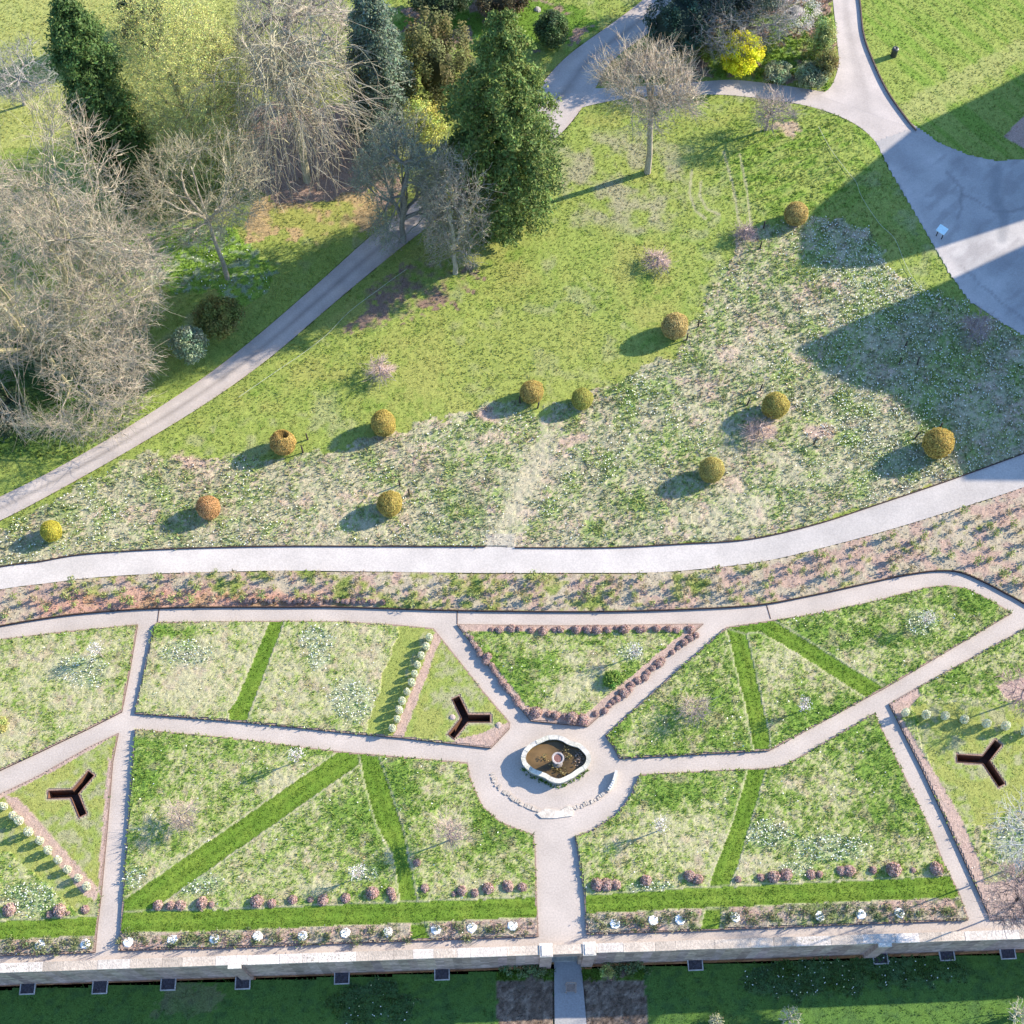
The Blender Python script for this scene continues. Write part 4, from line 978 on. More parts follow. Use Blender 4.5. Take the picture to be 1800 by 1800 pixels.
def bare_tree(label, cat, base, box, n=2600, bark=(.30,.26,.20), twig=(.42,.36,.30), ry=1.0, rtip=.013, trunk_r=None, fork=.35, lean=0., weep=0., name="bare_tree", group=None, nt=2, tl=.35, dy=0., buds=None, seed=3, bud_n=0, bud_s=.05, ivy=None, shell=.55, gap=.40, zmin=.6, branches='crown'):
    B = G(*base); s = px_per_m(B + np.array([0, 0, 4])); x0, x1, y0, y1 = box; cxp, cyp = (x0 + x1) / 2, (y0 + y1) / 2
    a = PITCH - math.atan((900 - cyp) / FPX) * 1.0
    rx = (x1 - x0) / 2 / s; half = (y1 - y0) / 2 / s; r_y = rx * ry
    q = half * half - (r_y * math.sin(a)) ** 2; rz = math.sqrt(max(q, (rx * .45 * math.cos(a)) ** 2)) / math.cos(a)
    Yc = B[1] + dy; cz = zat(0, Yc, cyp); P = np.array([0, Yc, cz]); cx = (cxp - 900) / FPX * float((P - CAM) @ FWD)
    c = np.array([cx - B[0], dy, cz]); pts = crown_pts(n, c, (rx, r_y, rz), seed, shell, gap); pts[:, 2] = np.maximum(pts[:, 2], zmin + .4 * rng.random(n))
    zlow = max(c[2] - rz, .5); fz = max(1.0, zlow + (c[2] - zlow) * fork) if weep == 0 else c[2] + rz * .25
    fk = np.array([c[0] * .6 * min(1, fz / max(c[2], .1)), dy * .3, fz])
    S0, S1, A0, A1, tips = skel(fk, pts, rtip, up=.10 if weep else 0., droop=weep)
    t = thing(name, label, cat, (B[0], B[1], 0), group)
    tr = trunk_r or max(.12, rtip * n ** .46 * .95)
    tb = MB(); m = np.array([[0, 0, -.2], [fk[0] * .2 + .05, fk[1] * .2, fz * .3], [fk[0] * .55 - .04, fk[1] * .55, fz * .65], fk]); tb.path(m, [tr * 1.35, tr * 1.05, tr * .95, tr * .85], 10, np.array(bark))
    big = A0 > rtip * 6
    tb.tubes(S0[big], S1[big], A0[big], A1[big], 6, np.array(bark) * 1.08)
    if ivy:
        k = np.flatnonzero(big)[:ivy]; PP = []
        for q in k: PP.append(S0[q] + (S1[q] - S0[q]) * rng.random((14, 1)) + rng.normal(size=(14, 3)) * .13)
        PP = np.concatenate(PP); tb.quads(PP, np.full(len(PP), .09), jit([.36, .34, .12], len(PP), .6))
    tb.build("trunk", M_BARK, t)
    cb = MB(); sm = ~big; ns = int(sm.sum())
    cb.tubes(S0[sm], S1[sm], np.maximum(A0[sm], .009), np.maximum(A1[sm], .007), 3, jit(twig, ns, .4, .06))
    E = np.array([e for e, d in tips]); Dd = np.array([d for e, d in tips]); Dd /= np.maximum(np.linalg.norm(Dd, axis=1, keepdims=True), 1e-6)
    for _ in range(nt):
        ln = tl * (.5 + rng.random((len(E), 1))); e2 = E + (Dd + rng.normal(size=E.shape) * .65 + np.array([0, 0, .25 - weep * 2.0])) * ln
        st_ = E - Dd * ln * .8 * rng.random((len(E), 1)); md = (st_ + e2) / 2 + rng.normal(size=E.shape) * .07 * tl / .35; tc_ = jit(np.array(twig) * 1.0, len(E), .5, .06); cb.tubes(st_, md, np.full(len(E), .010), np.full(len(E), .008), 3, tc_); cb.tubes(md, e2, np.full(len(E), .008), np.full(len(E), .005), 3, tc_)
        if buds is not None and bud_n:
            for _k in range(bud_n): cb.quads(st_ + (e2 - st_) * rng.random((len(E), 1)) + rng.normal(size=E.shape) * .07, np.full(len(E), bud_s), jit(buds, len(E), .5))
    cb.build("crown", M_TWIG if buds is None else M_LEAF, t)
    return t

def weeping_tree(label, base, top_py, rpx, nb, seed, bark=(.33,.30,.20), twig=(.39,.345,.27)):
    B = G(*base); H = zat(B[0], B[1], top_py); s = px_per_m(B + np.array([0, 0, H / 2])); Rm = rpx / s
    t = thing("weeping_tree", label, "tree", (B[0], B[1], 0)); tb = MB()
    tb.path([(0, 0, -.2), (.1, 0, H * .3), (-.05, .05, H * .6), (0, 0, H * .92)], [.30, .24, .18, .06], 9, np.array(bark)); cb = MB()
    for k in range(nb):
        z0 = H * (.35 + .6 * rng.random() ** .8); ox = rng.normal(size=2) * Rm * .22; a = rng.random() * 6.283; d = np.array([math.cos(a), math.sin(a), 0]); L = Rm * rng.uniform(.35, 1.0); drop = z0 * rng.uniform(.25, .95); up_ = rng.uniform(.05, .26) * H
        m = 11; u = np.linspace(0, 1, m); P = np.array([ox[0], ox[1], z0]) + d * (L * (1 - (1 - u) ** 1.7))[:, None]; P[:, 2] += up_ * np.sin(u * 2.2) - drop * u ** 2.1; P += np.cumsum(rng.normal(size=(m, 3)) * .10, 0); P[:, 2] = np.maximum(P[:, 2], .35)
        (tb if k < nb * .25 else cb).path(P, np.linspace(.055 if k < nb * .25 else .03, .010, m), 4, np.array(bark) * rng.uniform(.85, 1.15))
        q = rng.integers(2, m - 1, 18); S = P[q] + (P[q + 1] - P[q]) * rng.random((18, 1)); dd = P[q + 1] - P[q]; dd /= np.linalg.norm(dd, axis=1, keepdims=True)
        E = S + (dd + rng.normal(size=(18, 3)) * .8 + d * .2 + np.array([0, 0, -.15])) * rng.uniform(.4, 1.3, (18, 1)); M = (S + E) / 2 + np.array([0, 0, .10]) + rng.normal(size=S.shape) * .04
        c = jit(twig, 18, .4, .05); cb.tubes(S, M, np.full(18, .012), np.full(18, .009), 3, c); cb.tubes(M, E, np.full(18, .009), np.full(18, .006), 3, c)
    tb.build("trunk", M_BARK, t); cb.build("crown", M_TWIG, t)

bare_tree("great spreading bare tree with pale beige twigs beside the drive", "tree", (75,655), (-150,268,178,768), n=6400, ry=1.18, bark=(.27,.24,.13), twig=(.36,.305,.225), rtip=.0085, trunk_r=.40, fork=.12, ivy=40, seed=11, nt=4, tl=.45, gap=.50, shell=.75)
bare_tree("slim bare tree with a slanting trunk rooted by the yew dome", "tree", (400,490), (236,460,230,438), n=1300, bark=(.30,.26,.20), twig=(.34,.30,.20), trunk_r=.14, rtip=.0085, seed=12, fork=.2, dy=.6, nt=3)
bare_tree("pale yellow-green tree coming into leaf between dark conifer and bare woodland", "tree", (362,300), (222,432,0,335), n=2600, bark=(.36,.34,.16), twig=(.40,.39,.20), buds=(.60,.61,.20), bud_n=17, bud_s=.041, seed=13, ry=.9, name="budding_tree", trunk_r=.2, rtip=.010, gap=.34)
bare_tree("thin yellow-barked tree leaning over the brown leaf litter", "tree", (426,246), (352,432,45,200), n=420, bark=(.58,.54,.22), twig=(.42,.39,.22), seed=14, trunk_r=.12, buds=(.50,.52,.18), bud_n=1, name="budding_tree")
weeping_tree("weeping bare tree with arching pale branches over the brown leaf litter", (540,318), 70, 130, 170, seed=15)
bare_tree("pale bare tree cut by the photo's top edge, left of the blue-green conifer", "tree", (520,190), (415,625,-60,190), n=3200, bark=(.36,.32,.25), twig=(.43,.38,.32), weep=.12, seed=16, ry=.9, trunk_r=.22, rtip=.010, nt=3)
bare_tree("grey-twigged bare tree beside the drive in front of the dark conifer", "tree", (708,425), (625,800,205,446), n=2400, bark=(.20,.19,.17), twig=(.27,.28,.23), seed=17, trunk_r=.2, rtip=.0095, buds=(.30,.32,.19), bud_n=3, gap=.46, shell=1.0)
bare_tree("pale bare tree with ivied stems at the foot of the dark conifer", "tree", (800,480), (738,862,265,492), n=1500, bark=(.34,.31,.25), twig=(.38,.34,.27), seed=18, trunk_r=.16, rtip=.010, ivy=220, gap=.48, shell=1.0, buds=(.34,.31,.19), bud_n=1)
bare_tree("domed bare tree with a straight trunk standing alone on the lawn", "tree", (1138,303), (1036,1248,68,235), n=1300, bark=(.36,.31,.23), twig=(.43,.36,.27), seed=29, trunk_r=.2, rtip=.012, fork=.02, gap=.45, nt=3, shell=.9, tl=.45)
bare_tree("small bare tree on the lawn below the curving road", "tree", (1345,229), (1318,1400,155,225), n=420, bark=(.30,.24,.2), twig=(.38,.31,.26), seed=20, trunk_r=.10, rtip=.010)
bare_tree("thin grey bare tree at the lawn's far left, behind the great tree", "tree", (42,185), (-40,115,70,180), n=700, bark=(.24,.23,.21), twig=(.30,.29,.27), seed=21, trunk_r=.1, rtip=.0095)
bare_tree("grey bare shrub thicket behind the yellow forsythia", "shrub", (1290,72), (1190,1400,-40,72), n=2200, bark=(.24,.22,.2), twig=(.30,.28,.255), seed=22, trunk_r=.08, rtip=.009, name="bare_shrub", fork=.0, zmin=.3)
bare_tree("brown bare shrub at the right edge of the easternmost bed", "shrub", (1772,1600), (1722,1840,1535,1612), n=700, bark=(.26,.2,.18), twig=(.34,.26,.24), seed=23, trunk_r=.04, rtip=.008, name="bare_shrub", fork=0., zmin=.2)
bare_tree("tall bare silvery shrub above the brown one in the easternmost bed", "shrub", (1795,1520), (1745,1860,1410,1520), n=260, bark=(.32,.31,.30), twig=(.40,.39,.38), seed=24, trunk_r=.04, rtip=.008, name="bare_shrub", fork=0., zmin=.2, gap=.45)
# small bare trees inside the beds and meadow
SM = [((316,1442),(292,350,1410,1455),(.50,.39,.33),"small pinkish bare tree in the bed crossed by the long diagonal mown strip"),
 ((790,1478),(762,818,1440,1490),(.50,.38,.33),"small pinkish bare tree between the vertical mown strip and the fountain plaza"),
 ((1222,1256),(1195,1250,1228,1266),(.46,.37,.31),"small bare tree in the bed right of the fountain's diagonal path"),
 ((1155,468),(1132,1180,446,478),(.52,.38,.36),"small pink-twigged bare tree on the open lawn above the tan ball"),
 ((668,660),(645,694,632,668),(.56,.42,.39),"small pink-twigged bare tree on the lawn above the western balls"),
 ((1332,764),(1305,1362,735,780),(.50,.38,.33),"small bare tree below the ball with two black posts"),
 ((1305,420),(1288,1328,402,424),(.36,.28,.28),"small dark bare shrub by the farthest ball"),
 ((1790,1232),(1750,1835,1180,1240),(.42,.28,.27),"wide reddish bare shrub near the photo's right edge"),
 ((1718,588),(1690,1755,556,594),(.36,.29,.28),"dark bare shrub beside the car park in the building's shadow")]
for i, (ba, bx, tw, lb) in enumerate(SM):
    bare_tree(lb, "tree", ba, bx, n=110, bark=(.30,.24,.2), twig=np.array(tw) * .84, seed=30 + i, trunk_r=.045, rtip=.0085, name="small_tree", tl=.3, zmin=.25, fork=.5, nt=3, gap=.44)
# white-blossomed saplings
WB = [((525,1338),"small white-blossomed tree near the apex of the two mown strips"),((632,1542),"small white-blossomed tree left of the vertical mown strip"),((1158,1460),"small white-blossomed tree right of the fountain plaza"),((1408,1250),"small white-blossomed tree between the two northern mown strips"),
      ((1622,1100),"small white-blossomed tree near the rounded eastern end of the bed"),((180,1155),"small white-blossomed tree in the north-western corner bed"),((1112,1155),"small white-blossomed tree inside the triangular bed"),((862,1508),"small white-flecked tree beside the central path"),((340,1560),"small white-flecked tree under the long diagonal mown strip")]
for i, (ba, lb) in enumerate(WB[:7]):
    B = G(*ba, BZ); t = thing("blossom_tree", lb, "tree", (B[0], B[1], BZ), "white-blossomed small trees"); b = MB(); hgt = 1.35
    pts = crown_pts(70, (0, 0, hgt), (.42, .42, .4), 50 + i, .7, .3); S0, S1, A0, A1, tips = skel((0, 0, .55), pts, .008)
    b.path([(0, 0, -.1), (.02, 0, .3), (0, 0, .56)], [.04, .035, .03], 6, np.array([.34, .28, .24])); b.tubes(S0, S1, A0, A1, 4, np.array([.38, .31, .27])); b.build("trunk", M_BARK, t)
    b = MB(); E = np.array([e for e, d in tips]); PP = np.concatenate([E + rng.normal(size=E.shape) * np.array([.10, .10, .09]) for _ in range(4)]); PP = PP[PP[:, 2] > 1.15]; b.quads(PP, np.full(len(PP), .038), jit([.80, .74, .72], len(PP), .2, .03)); b.build("crown", M_PETAL, t)

# ---- evergreen foliage
def foliage(b, C, rad, per, size, col, up=.4, flat=1., a=.5, hue=.12):
    n = len(C) * per; D = rng.normal(size=(n, 3)); D /= np.linalg.norm(D, axis=1, keepdims=True)
    r = rng.random((n, 1)) ** .45; CC = np.repeat(C, per, 0); RR = np.repeat(np.asarray(rad) * np.ones(len(C)), per)[:, None]
    P = CC + D * r * RR * np.array([1, 1, flat]); cc = np.repeat(jit(col, len(C), .45, hue), per, 0); cc = np.clip(cc * (1 - a / 2 + a * rng.random((n, 1))), .005, .95)
    b.quads(P, np.full(n, size), cc, D + np.array([0, 0, up]), .7)
def trunk_of(t, h, r, col=(.22,.17,.13)):
    b = MB(); b.path([(0, 0, -.2), (.03, 0, h * .4), (0, .02, h * .8), (0, 0, h)], [r, r * .75, r * .35, .03], 9, np.array(col)); b.build("trunk", M_BARK, t)
def conifer(label, base, top_py, halfpx, col, name="conifer", tiers=26, per=26, size=.15, droop=.35, prof=None, lean_px=0, bough=(.7, 1.3), cat="tree", z0=.6, jit_=.16, nbf=1.):
    B = G(*base); H = zat(B[0], B[1], top_py); s = px_per_m(B + np.array([0, 0, H / 2])); Rm = halfpx / s
    lx = lean_px / px_per_m(B + np.array([0, 0, H]))
    t = thing(name, label, cat, (B[0], B[1], 0)); prof = prof or (lambda u: (1 - u) ** .75 * min(1, .75 + u * 2))
    b = MB(); b.path([(0, 0, -.2), (lx * .5, 0, H * .5), (lx * .97, 0, H * .97)], [.32, .2, .04], 9, np.array([.2, .15, .12]))
    P_ = []; D_ = []; S0 = []; S1 = []
    for k in range(tiers):
        u = (k + .3) / tiers; z = z0 + (H - z0) * u; rr = Rm * prof(u); nb = max(4, int((5 + 9 * rr / max(Rm, .1)) * nbf))
        for q in range(nb):
            a = rng.random() * 6.283; L = rr * rng.uniform(.62, 1.14); d = np.array([math.cos(a), math.sin(a), 0])
            m = max(4, int(per * (L / Rm + .25)))
            tt = rng.random(m) ** .6; o = np.array([lx * u, 0, z]); zz = -droop * L * tt ** 1.4 + .12 * np.sin(tt * 3) * L
            pts = o + d * (tt * L)[:, None] + np.c_[np.zeros((m, 2)), zz] + rng.normal(size=(m, 3)) * np.array([jit_, jit_, jit_ * .5]) * (.5 + .5 * rr)
            P_.append(pts); D_.append(np.tile(d * .6 + np.array([0, 0, .7]), (m, 1))); S0.append(o); S1.append(o + d * L * .8 + np.array([0, 0, -droop * L * .6]))
    b.tubes(np.array(S0), np.array(S1), np.full(len(S0), .035), np.full(len(S0), .012), 4, np.array([.2, .15, .12])); b.build("trunk", M_BARK, t)
    P_ = np.concatenate(P_); D_ = np.concatenate(D_); n = len(P_); b = MB()
    clump = .65 + .7 * fbm(P_[:, 0] * 1.1 + P_[:, 2], P_[:, 1] * 1.1 - P_[:, 2] * .6, 4)
    for _ in range(5): b.quads(P_ + rng.normal(size=(n, 3)) * .10, np.full(n, size * .78), np.clip(jit(col, n, .55) * clump[:, None], .005, .9), D_, .8, .7)
    b.build("crown", M_LEAF, t); return t
def clumpy(label, base, box, col, name, cat="shrub", nc=160, per=90, cr=.5, size=.09, sq=1.0, seedp=2, shell=.45, ry=1.0, trunk=None, up=.4, bulge=None, flat=1., fill=.7):
    B = G(*base); s = px_per_m(B + np.array([0, 0, 1.])); x0, x1, y0, y1 = box; cxp, cyp = (x0 + x1) / 2, (y0 + y1) / 2
    a = PITCH - math.atan((900 - cyp) / FPX); rx = (x1 - x0) / 2 / s; half = (y1 - y0) / 2 / s; r_y = rx * ry
    q = half ** 2 - (r_y * math.sin(a)) ** 2; rz = math.sqrt(max(q, (rx * .5 * math.cos(a)) ** 2)) / math.cos(a)
    cz = zat(0, B[1], cyp); cx = (cxp - 900) / FPX * float((np.array([0, B[1], cz]) - CAM) @ FWD); c = np.array([cx - B[0], 0, cz])
    D = rng.normal(size=(nc, 3)); D /= np.linalg.norm(D, axis=1, keepdims=True); lump = 1 + .22 * (fbm(D[:, 0] * 2 + seedp, D[:, 1] * 2 + D[:, 2], seedp) - .5) * 2
    e = np.maximum(np.array([rx, r_y, rz]) - cr * .7, .15); P = c + D * e * (rng.random((nc, 1)) ** (shell / 3)) * lump[:, None]
    t = thing(name, label, cat, (B[0], B[1], 0)); P = P[P[:, 2] > .05]
    b = MB(); foliage(b, P, cr, per, size, col, up, flat)
    th = np.linspace(-np.pi / 2, np.pi / 2, 8); prof = [(max(.01, e[0] * fill * math.cos(k)), max(c[2] + e[2] * fill * math.sin(k), -.05)) for k in th]
    b.lathe(prof, 14, np.array(col) * .45, c[0], c[1], .3); b.build("crown", M_LEAF, t)
    trunk_of(t, max(.4, c[2]), trunk or .08); return t

conifer("tall dense dark green conifer at the lawn edge, the largest evergreen", (884,406), 18, 110, (.140,.195,.050), tiers=30, per=84, size=.155, droop=.30, prof=lambda u: (.42 + .58 * math.sin(min(1, u / .40) * 1.571)) if u < .40 else min(1, 1.36 * (1 - u) ** .52), z0=.8, jit_=.11, nbf=.72)
conifer("blue-green drooping conifer between the bare woodland and the golden yew", (678,238), -70, 62, (.165,.215,.150), tiers=30, per=46, size=.14, droop=.75, prof=lambda u: min(1, (1 - u) ** .5 * 1.15), jit_=.12)
conifer("narrow dark green evergreen leaning left beside the pale yellow-green tree", (244,345), -5, 60, (.100,.165,.045), name="evergreen_tree", tiers=34, per=50, size=.14, droop=.05, prof=lambda u: (.70 + .3 * math.sin(min(1, u * 1.6) * 3.14 * .9)) if u < .8 else max(.10, .85 * ((1 - u) / .2) ** .6), z0=.4, jit_=.16, lean_px=-12)
conifer("dark conifer cut by the photo's top edge behind the yellow-green tree", (262,70), -130, 52, (.06,.10,.06), tiers=20, per=40, size=.15)
clumpy("brown-green spreading yew between two tall conifers", (765,185), (698,842,30,225), (.150,.150,.052), "yew_tree", "tree", nc=110, per=150, cr=.5, size=.09, up=1.2, flat=2.4, trunk=.2, fill=.45)
clumpy("dark round bush with a short stem beside the upper road", (970,80), (938,1001,17,86), (.085,.13,.045), "round_bush", nc=150, per=80, cr=.4, size=.075, trunk=.12)
clumpy("bright yellow flowering shrub by the road junction", (1305,128), (1264,1344,52,134), (.80,.74,.035), "yellow_shrub", nc=190, per=80, cr=.33, size=.06, up=1.0)
clumpy("dull green-yellow shrub left of the bright yellow one", (1248,108), (1230,1268,66,110), (.26,.30,.05), "green_shrub", nc=80, per=70, cr=.32, size=.06)
clumpy("dark green-gold yew dome in the shade beside the drive", (384,585), (338,430,521,590), (.19,.20,.05), "yew_dome", nc=190, per=90, cr=.4, size=.07, up=.9)
clumpy("grey-green rounded bush in front of the yew dome beside the drive", (332,636), (299,368,570,640), (.25,.31,.19), "grey_bush", nc=140, per=80, cr=.36, size=.065)
clumpy("low yellow-flowered clump at the photo's left edge in the north-western corner bed", (2,1276), (-16,18,1256,1290), (.42,.40,.14), "yellow_clump", nc=40, per=50, cr=.22, size=.05, fill=.3)
clumpy("bright green tuft of foliage inside the triangular bed", (1075,1197), (1058,1094,1180,1206), (.16,.27,.045), "green_tuft", "plant", nc=50, per=50, cr=.22, size=.055, fill=.3)
clumpy("lime-green budding bush between the drive and the dark conifer", (735,275), (700,785,170,275), (.46,.48,.13), "lime_shrub", nc=130, per=60, cr=.5, size=.07, fill=.4)
clumpy("dark evergreen shrubs by the photo's top edge above the golden yew", (760,30), (715,830,-40,32), (.06,.09,.04), "evergreen_shrub", nc=120, per=70, cr=.5, size=.08)
clumpy("brown-green shrub at the top edge left of the round bush", (890,15), (830,940,-40,20), (.13,.11,.06), "evergreen_shrub", nc=110, per=70, cr=.45, size=.08)
clumpy("dark green undergrowth shrub at the photo's left edge beside the drive", (20,745), (-60,60,690,760), (.08,.12,.06), "evergreen_shrub", nc=110, per=70, cr=.45, size=.08)
clumpy("dense dark evergreen mass added under the grey twigs to shade the road", (1290,38), (1195,1400,-135,42), (.09,.12,.09), "evergreen_shrub", nc=260, per=70, cr=.5, size=.08)  # mass added behind the bare thicket, made tall to shade the upper road
clumpy("blue-black evergreen thicket behind the domed bare tree", (1195,88), (1130,1262,-25,98), (.06,.10,.07), "evergreen_shrub", nc=150, per=70, cr=.45, size=.08)
clumpy("unseen tall dark evergreen added behind the shrub thicket to shade the road", (1330,-45), (1262,1398,-150,-35), (.06,.10,.06), "evergreen_tree", "tree", nc=160, per=70, cr=.5, size=.09)  # added out of view to cast shade on the upper road
clumpy("white-blossomed shrub at the top edge beside the lane", (1400,60), (1350,1448,-20,60), (.66,.62,.58), "blossom_shrub", nc=55, per=60, cr=.38, size=.05, fill=.3)
clumpy("fresh green leafy shrub at the lane's corner", (1448,100), (1425,1470,30,105), (.36,.42,.15), "green_shrub", nc=80, per=60, cr=.38, size=.06)
clumpy("russet and green shrub at the junction corner", (1455,135), (1428,1476,85,140), (.26,.24,.08), "russet_shrub", nc=90, per=60, cr=.35, size=.065)
clumpy("low grey-green shrub along the road edge of the shrub island", (1420,148), (1395,1462,110,155), (.28,.33,.18), "green_shrub", nc=90, per=60, cr=.32, size=.06)
clumpy("low grey-green clump right of the yellow shrub", (1365,138), (1340,1395,108,142), (.34,.38,.22), "green_shrub", nc=70, per=60, cr=.3, size=.06)
clumpy("yellow-green plant in the shaded bed by the gateway", (1068,1712), (1052,1082,1694,1716), (.42,.42,.14), "lime_plant", "plant", nc=26, per=26, cr=.15, size=.045, fill=.3)
bpy.data.objects["lime_plant"].location.z = lz; q = G(1068, 1714, lz); bpy.data.objects["lime_plant"].location.x = q[0]; bpy.data.objects["lime_plant"].location.y = q[1]
for (px_, py_, nc_, wx_, lb) in ((925,1708,26,1.3,"dark green low shrub against the wall left of the gateway"),(1100,1702,26,1.0,"dark green low shrub against the wall right of the gateway")):
    q = G(px_, py_, lz); t = thing("wall_shrub", lb, "shrub", (q[0], q[1], lz)); b = MB()
    C = np.c_[rng.normal(size=nc_) * wx_ * .55, rng.normal(size=nc_) * .16, rng.uniform(.1, .6, nc_)]; foliage(b, C, .24, 40, .06, (.16,.22,.09)); b.build("crown", M_LEAF, t)
# twiggy shrubs rising at the bottom edge of the photo
for i, (px_, py_, hh, lb) in enumerate([(1785,1786,2.4,"pale twiggy shrub in the bottom right corner"),(1385,1792,1.6,"pale twiggy shrub at the bottom edge on the sunlit grass"),(1256,1796,1.0,"small pale twiggy shrub at the bottom edge left of the larger one")]):
    zz = -3.6; B = G(px_, py_, zz); t = thing("twiggy_shrub", lb, "shrub", (B[0], B[1], zz)); pts = crown_pts(160, (0, 0, hh * .6), (hh * .45, hh * .4, hh * .45), 70 + i, .8, .3); S0, S1, A0, A1, tips = skel((0, 0, .1), pts, .012)
    b = MB(); b.tubes(S0, S1, A0, A1, 4, np.array([.50, .47, .36])); b.build("branches", M_TWIG, t)
    b = MB(); E = np.array([e for e, d in tips]); b.quads(np.concatenate([E, E + rng.normal(size=E.shape) * .06]), np.full(2 * len(E), .04), jit([.52, .50, .28], 2 * len(E), .4)); b.build("buds", M_LEAF, t)

# ---- bare saplings standing on the white mats
def sapling(k):
    b = MB(); pts = crown_pts(46, (0, 0, 1.05), (.30, .18, .42), 80 + k, .8, .25); S0, S1, A0, A1, tips = skel((0, 0, .45), pts, .0065); b.path([(0, 0, -.05), (.01, 0, .46)], [.02, .018], 5, np.array([.25, .19, .15])); b.tubes(S0, S1, A0, A1, 3, np.array([.34, .27, .21])); return b
sp = [sapling(k).build("bare_sapling", M_TWIG) for k in range(3)]; su = set()
for (px_, py_) in PADS:
    k = int(rng.integers(3)); o = sp[k] if k not in su else sp[k].copy()
    if k in su: COL.objects.link(o)
    su.add(k); q = G(px_ + 3, py_ - 2, BZ); o.location = (q[0], q[1], BZ + .06); o.rotation_euler = (0, 0, rng.normal() * .4); tag(o, "thin bare sapling rising from a white mat in the bed along the wall", "sapling", "saplings along the wall")

# ================================================================== SMALL OBJECTS
# tilted information panel by the car park
q = G(1650, 418); t = thing("sign_board", "tilted pale blue panel on two legs at the car park edge", "sign", (q[0], q[1], .04), rz=R(-42))
b = MB(); V = np.array([(-.34,-.24,.78),(.34,-.24,.78),(.34,.22,1.02),(-.34,.22,1.02),(-.34,-.24,.74),(.34,-.24,.74),(.34,.22,.98),(-.34,.22,.98)])
b.add(V, [(0,1,2,3),(7,6,5,4),(0,4,5,1),(1,5,6,2),(2,6,7,3),(3,7,4,0)], np.array([.62, .80, .86])); b.build("panel", M_PLAIN, t)
for x_ in (-.22, .22):
    b = MB(); b.box((x_ - .03, -.04, -.05), (x_ + .03, .03, .86), np.array([.05, .05, .05])); b.build("leg", M_STEEL, t)
# dark bin on the far lawn
q = G(1570, 99); t = thing("litter_bin", "dark round litter bin alone on the mown lawn beside the lane", "bin", (q[0], q[1], 0))
b = MB(); b.lathe([(.20,-.02),(.24,.05),(.25,.70),(.23,.74)], 16, np.array([.035, .04, .035])); b.build("body", M_PLAIN, t)
b = MB(); b.lathe([(.26,.74),(.26,.80),(.17,.86),(.10,.86),(.01,.80)], 16, np.array([.05, .05, .05])); b.build("lid", M_PLAIN, t)
# wooden chair on the lower path
q = G(1003, 1738, lz); t = thing("garden_chair", "small wooden armchair standing on the shaded lower path", "chair", (q[0], q[1], lz + .03))
WDN = np.array([.34, .25, .20])
b = MB(); [b.box((-.25, y_, .42), (.25, y_ + .085, .45), WDN) for y_ in (-.22, -.12, -.02, .08)]; b.build("seat", M_WOOD, t)
b = MB(); [b.box((x_, .19, .47), (x_ + .05, .215, .86), WDN) for x_ in (-.22, -.10, .05, .17)]; b.box((-.26, .18, .86), (.26, .23, .93), WDN * 1.2); b.build("backrest", M_WOOD, t)
for x_ in (-.30, .25):
    b = MB(); b.box((x_, -.27, .63), (x_ + .06, .2, .665), WDN * 1.2); b.build("armrest", M_WOOD, t)
    for y_, h_ in ((-.25, .629), (.17, .9)):
        b = MB(); b.box((x_ + .005, y_, -.02), (x_ + .05, y_ + .045, h_), WDN); b.build("leg", M_WOOD, t)
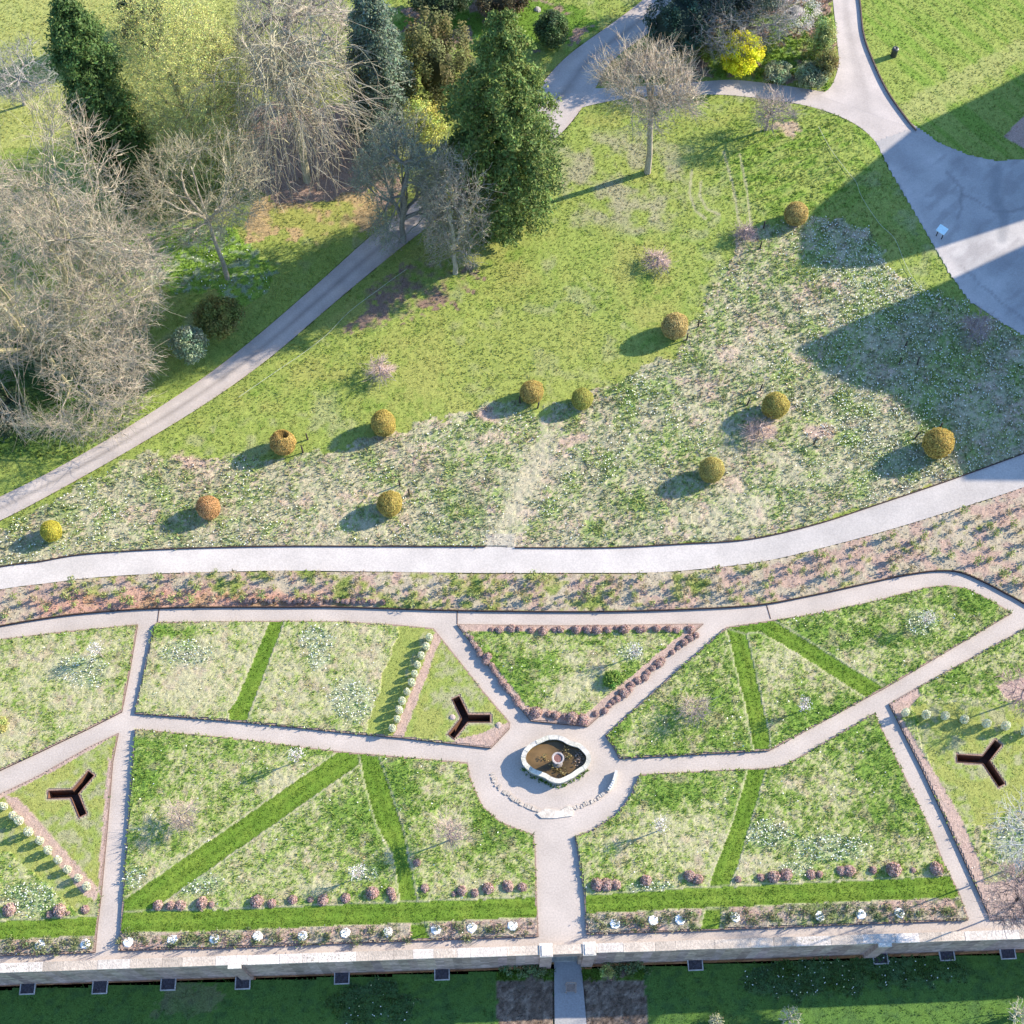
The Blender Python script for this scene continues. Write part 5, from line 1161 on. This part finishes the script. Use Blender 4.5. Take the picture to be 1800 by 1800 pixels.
# stones by the trough and on the far lawn
def rock(px_, py_, r, col, label, z=BZ):
    q = G(px_, py_, z); b = MB(); D = rng.normal(size=(1, 3)); th = np.linspace(0, np.pi / 2, 5); b.lathe([(r * math.cos(k) + .01, r * .55 * math.sin(k)) for k in th], 9, np.array(col), 0, 0, .35); o = b.build("rock", M_STONE); o.location = (q[0], q[1], z); tag(o, label, "rock")
rock(876,1275,.20,(.36,.29,.25),"flat pinkish stone off the end of the middle steel trough's right arm"); rock(795,1261,.18,(.38,.30,.27),"small pinkish stone left of the middle steel trough's centre"); rock(945,17,.3,(.36,.33,.28),"pale boulder at the top edge left of the round bush",0)
# thin guide ropes lying on the grass
def rope(label, pts):
    P = GP(smooth(pts, 5)); b = MB(); b.path(np.c_[P, .13 + .02 * rng.random(len(P))], .014, 5, np.array([.42, .44, .34])); tag(b.build("rope", M_WOOD), label, "rope")
rope("thin pale rope curving over the grass beside the car park", [(1438,225),(1460,265),(1490,305),(1504,322),(1515,350),(1545,395),(1572,422),(1590,465),(1610,500),(1640,530)])
rope("thin pale rope along the lawn side of the drive", [(715,475),(660,515),(612,552),(575,590),(530,625),(490,652),(420,700)])

# ---- stone house east of the photo: its shadow reaches into the picture
def wing(parent, pts_px, h, label=None):
    L = h / math.tan(SUN_EL); P = GP(pts_px, 0) + SUN_H * L; b = MB(); col = np.array([.42, .34, .29])
    if .5 * np.sum(P[:, 0] * np.roll(P[:, 1], -1) - np.roll(P[:, 0], -1) * P[:, 1]) < 0: P = P[::-1]
    b.sides(P, -.1, h, col); b.build("wall", M_BRICK, parent, loc=parent.location)
    b = MB(); b.poly(P, h, np.array([.20, .20, .21])); b.build("roof", M_STONE, parent, loc=parent.location)
    for a, c in zip(P, np.roll(P, -1, 0)):
        d = c - a; Ln = np.linalg.norm(d)
        if Ln < 3: continue
        d /= Ln; nrm = np.array([d[1], -d[0]])
        for sx in np.arange(1.4, Ln - 1.2, 3.0):
            for z in np.arange(1.0, h - 2.5, 3.6):
                b = MB(); p = a + d * sx + nrm * .03; b.obox(p, d, 1.0, .06, z, z + 1.9, np.array([.05, .06, .07])); b.build("window", M_PLAIN, parent, loc=parent.location)
hq = G(2300, 330); house = thing("stone_house", "tall stone house east of the car park casting its shadow over the meadow", "building", (hq[0], hq[1], 0))
wing(house, [(1980,30),(1725,168),(1605,226),(1428,368),(1402,405),(1400,470),(1470,476),(1530,472),(1640,440),(1850,372)], 13.0)
wing(house, [(1960,352),(1800,431),(1680,487),(1510,560),(1395,613),(1437,652),(1500,684),(1556,694),(1600,733),(1660,780),(1692,846),(1960,848)], 14.0)
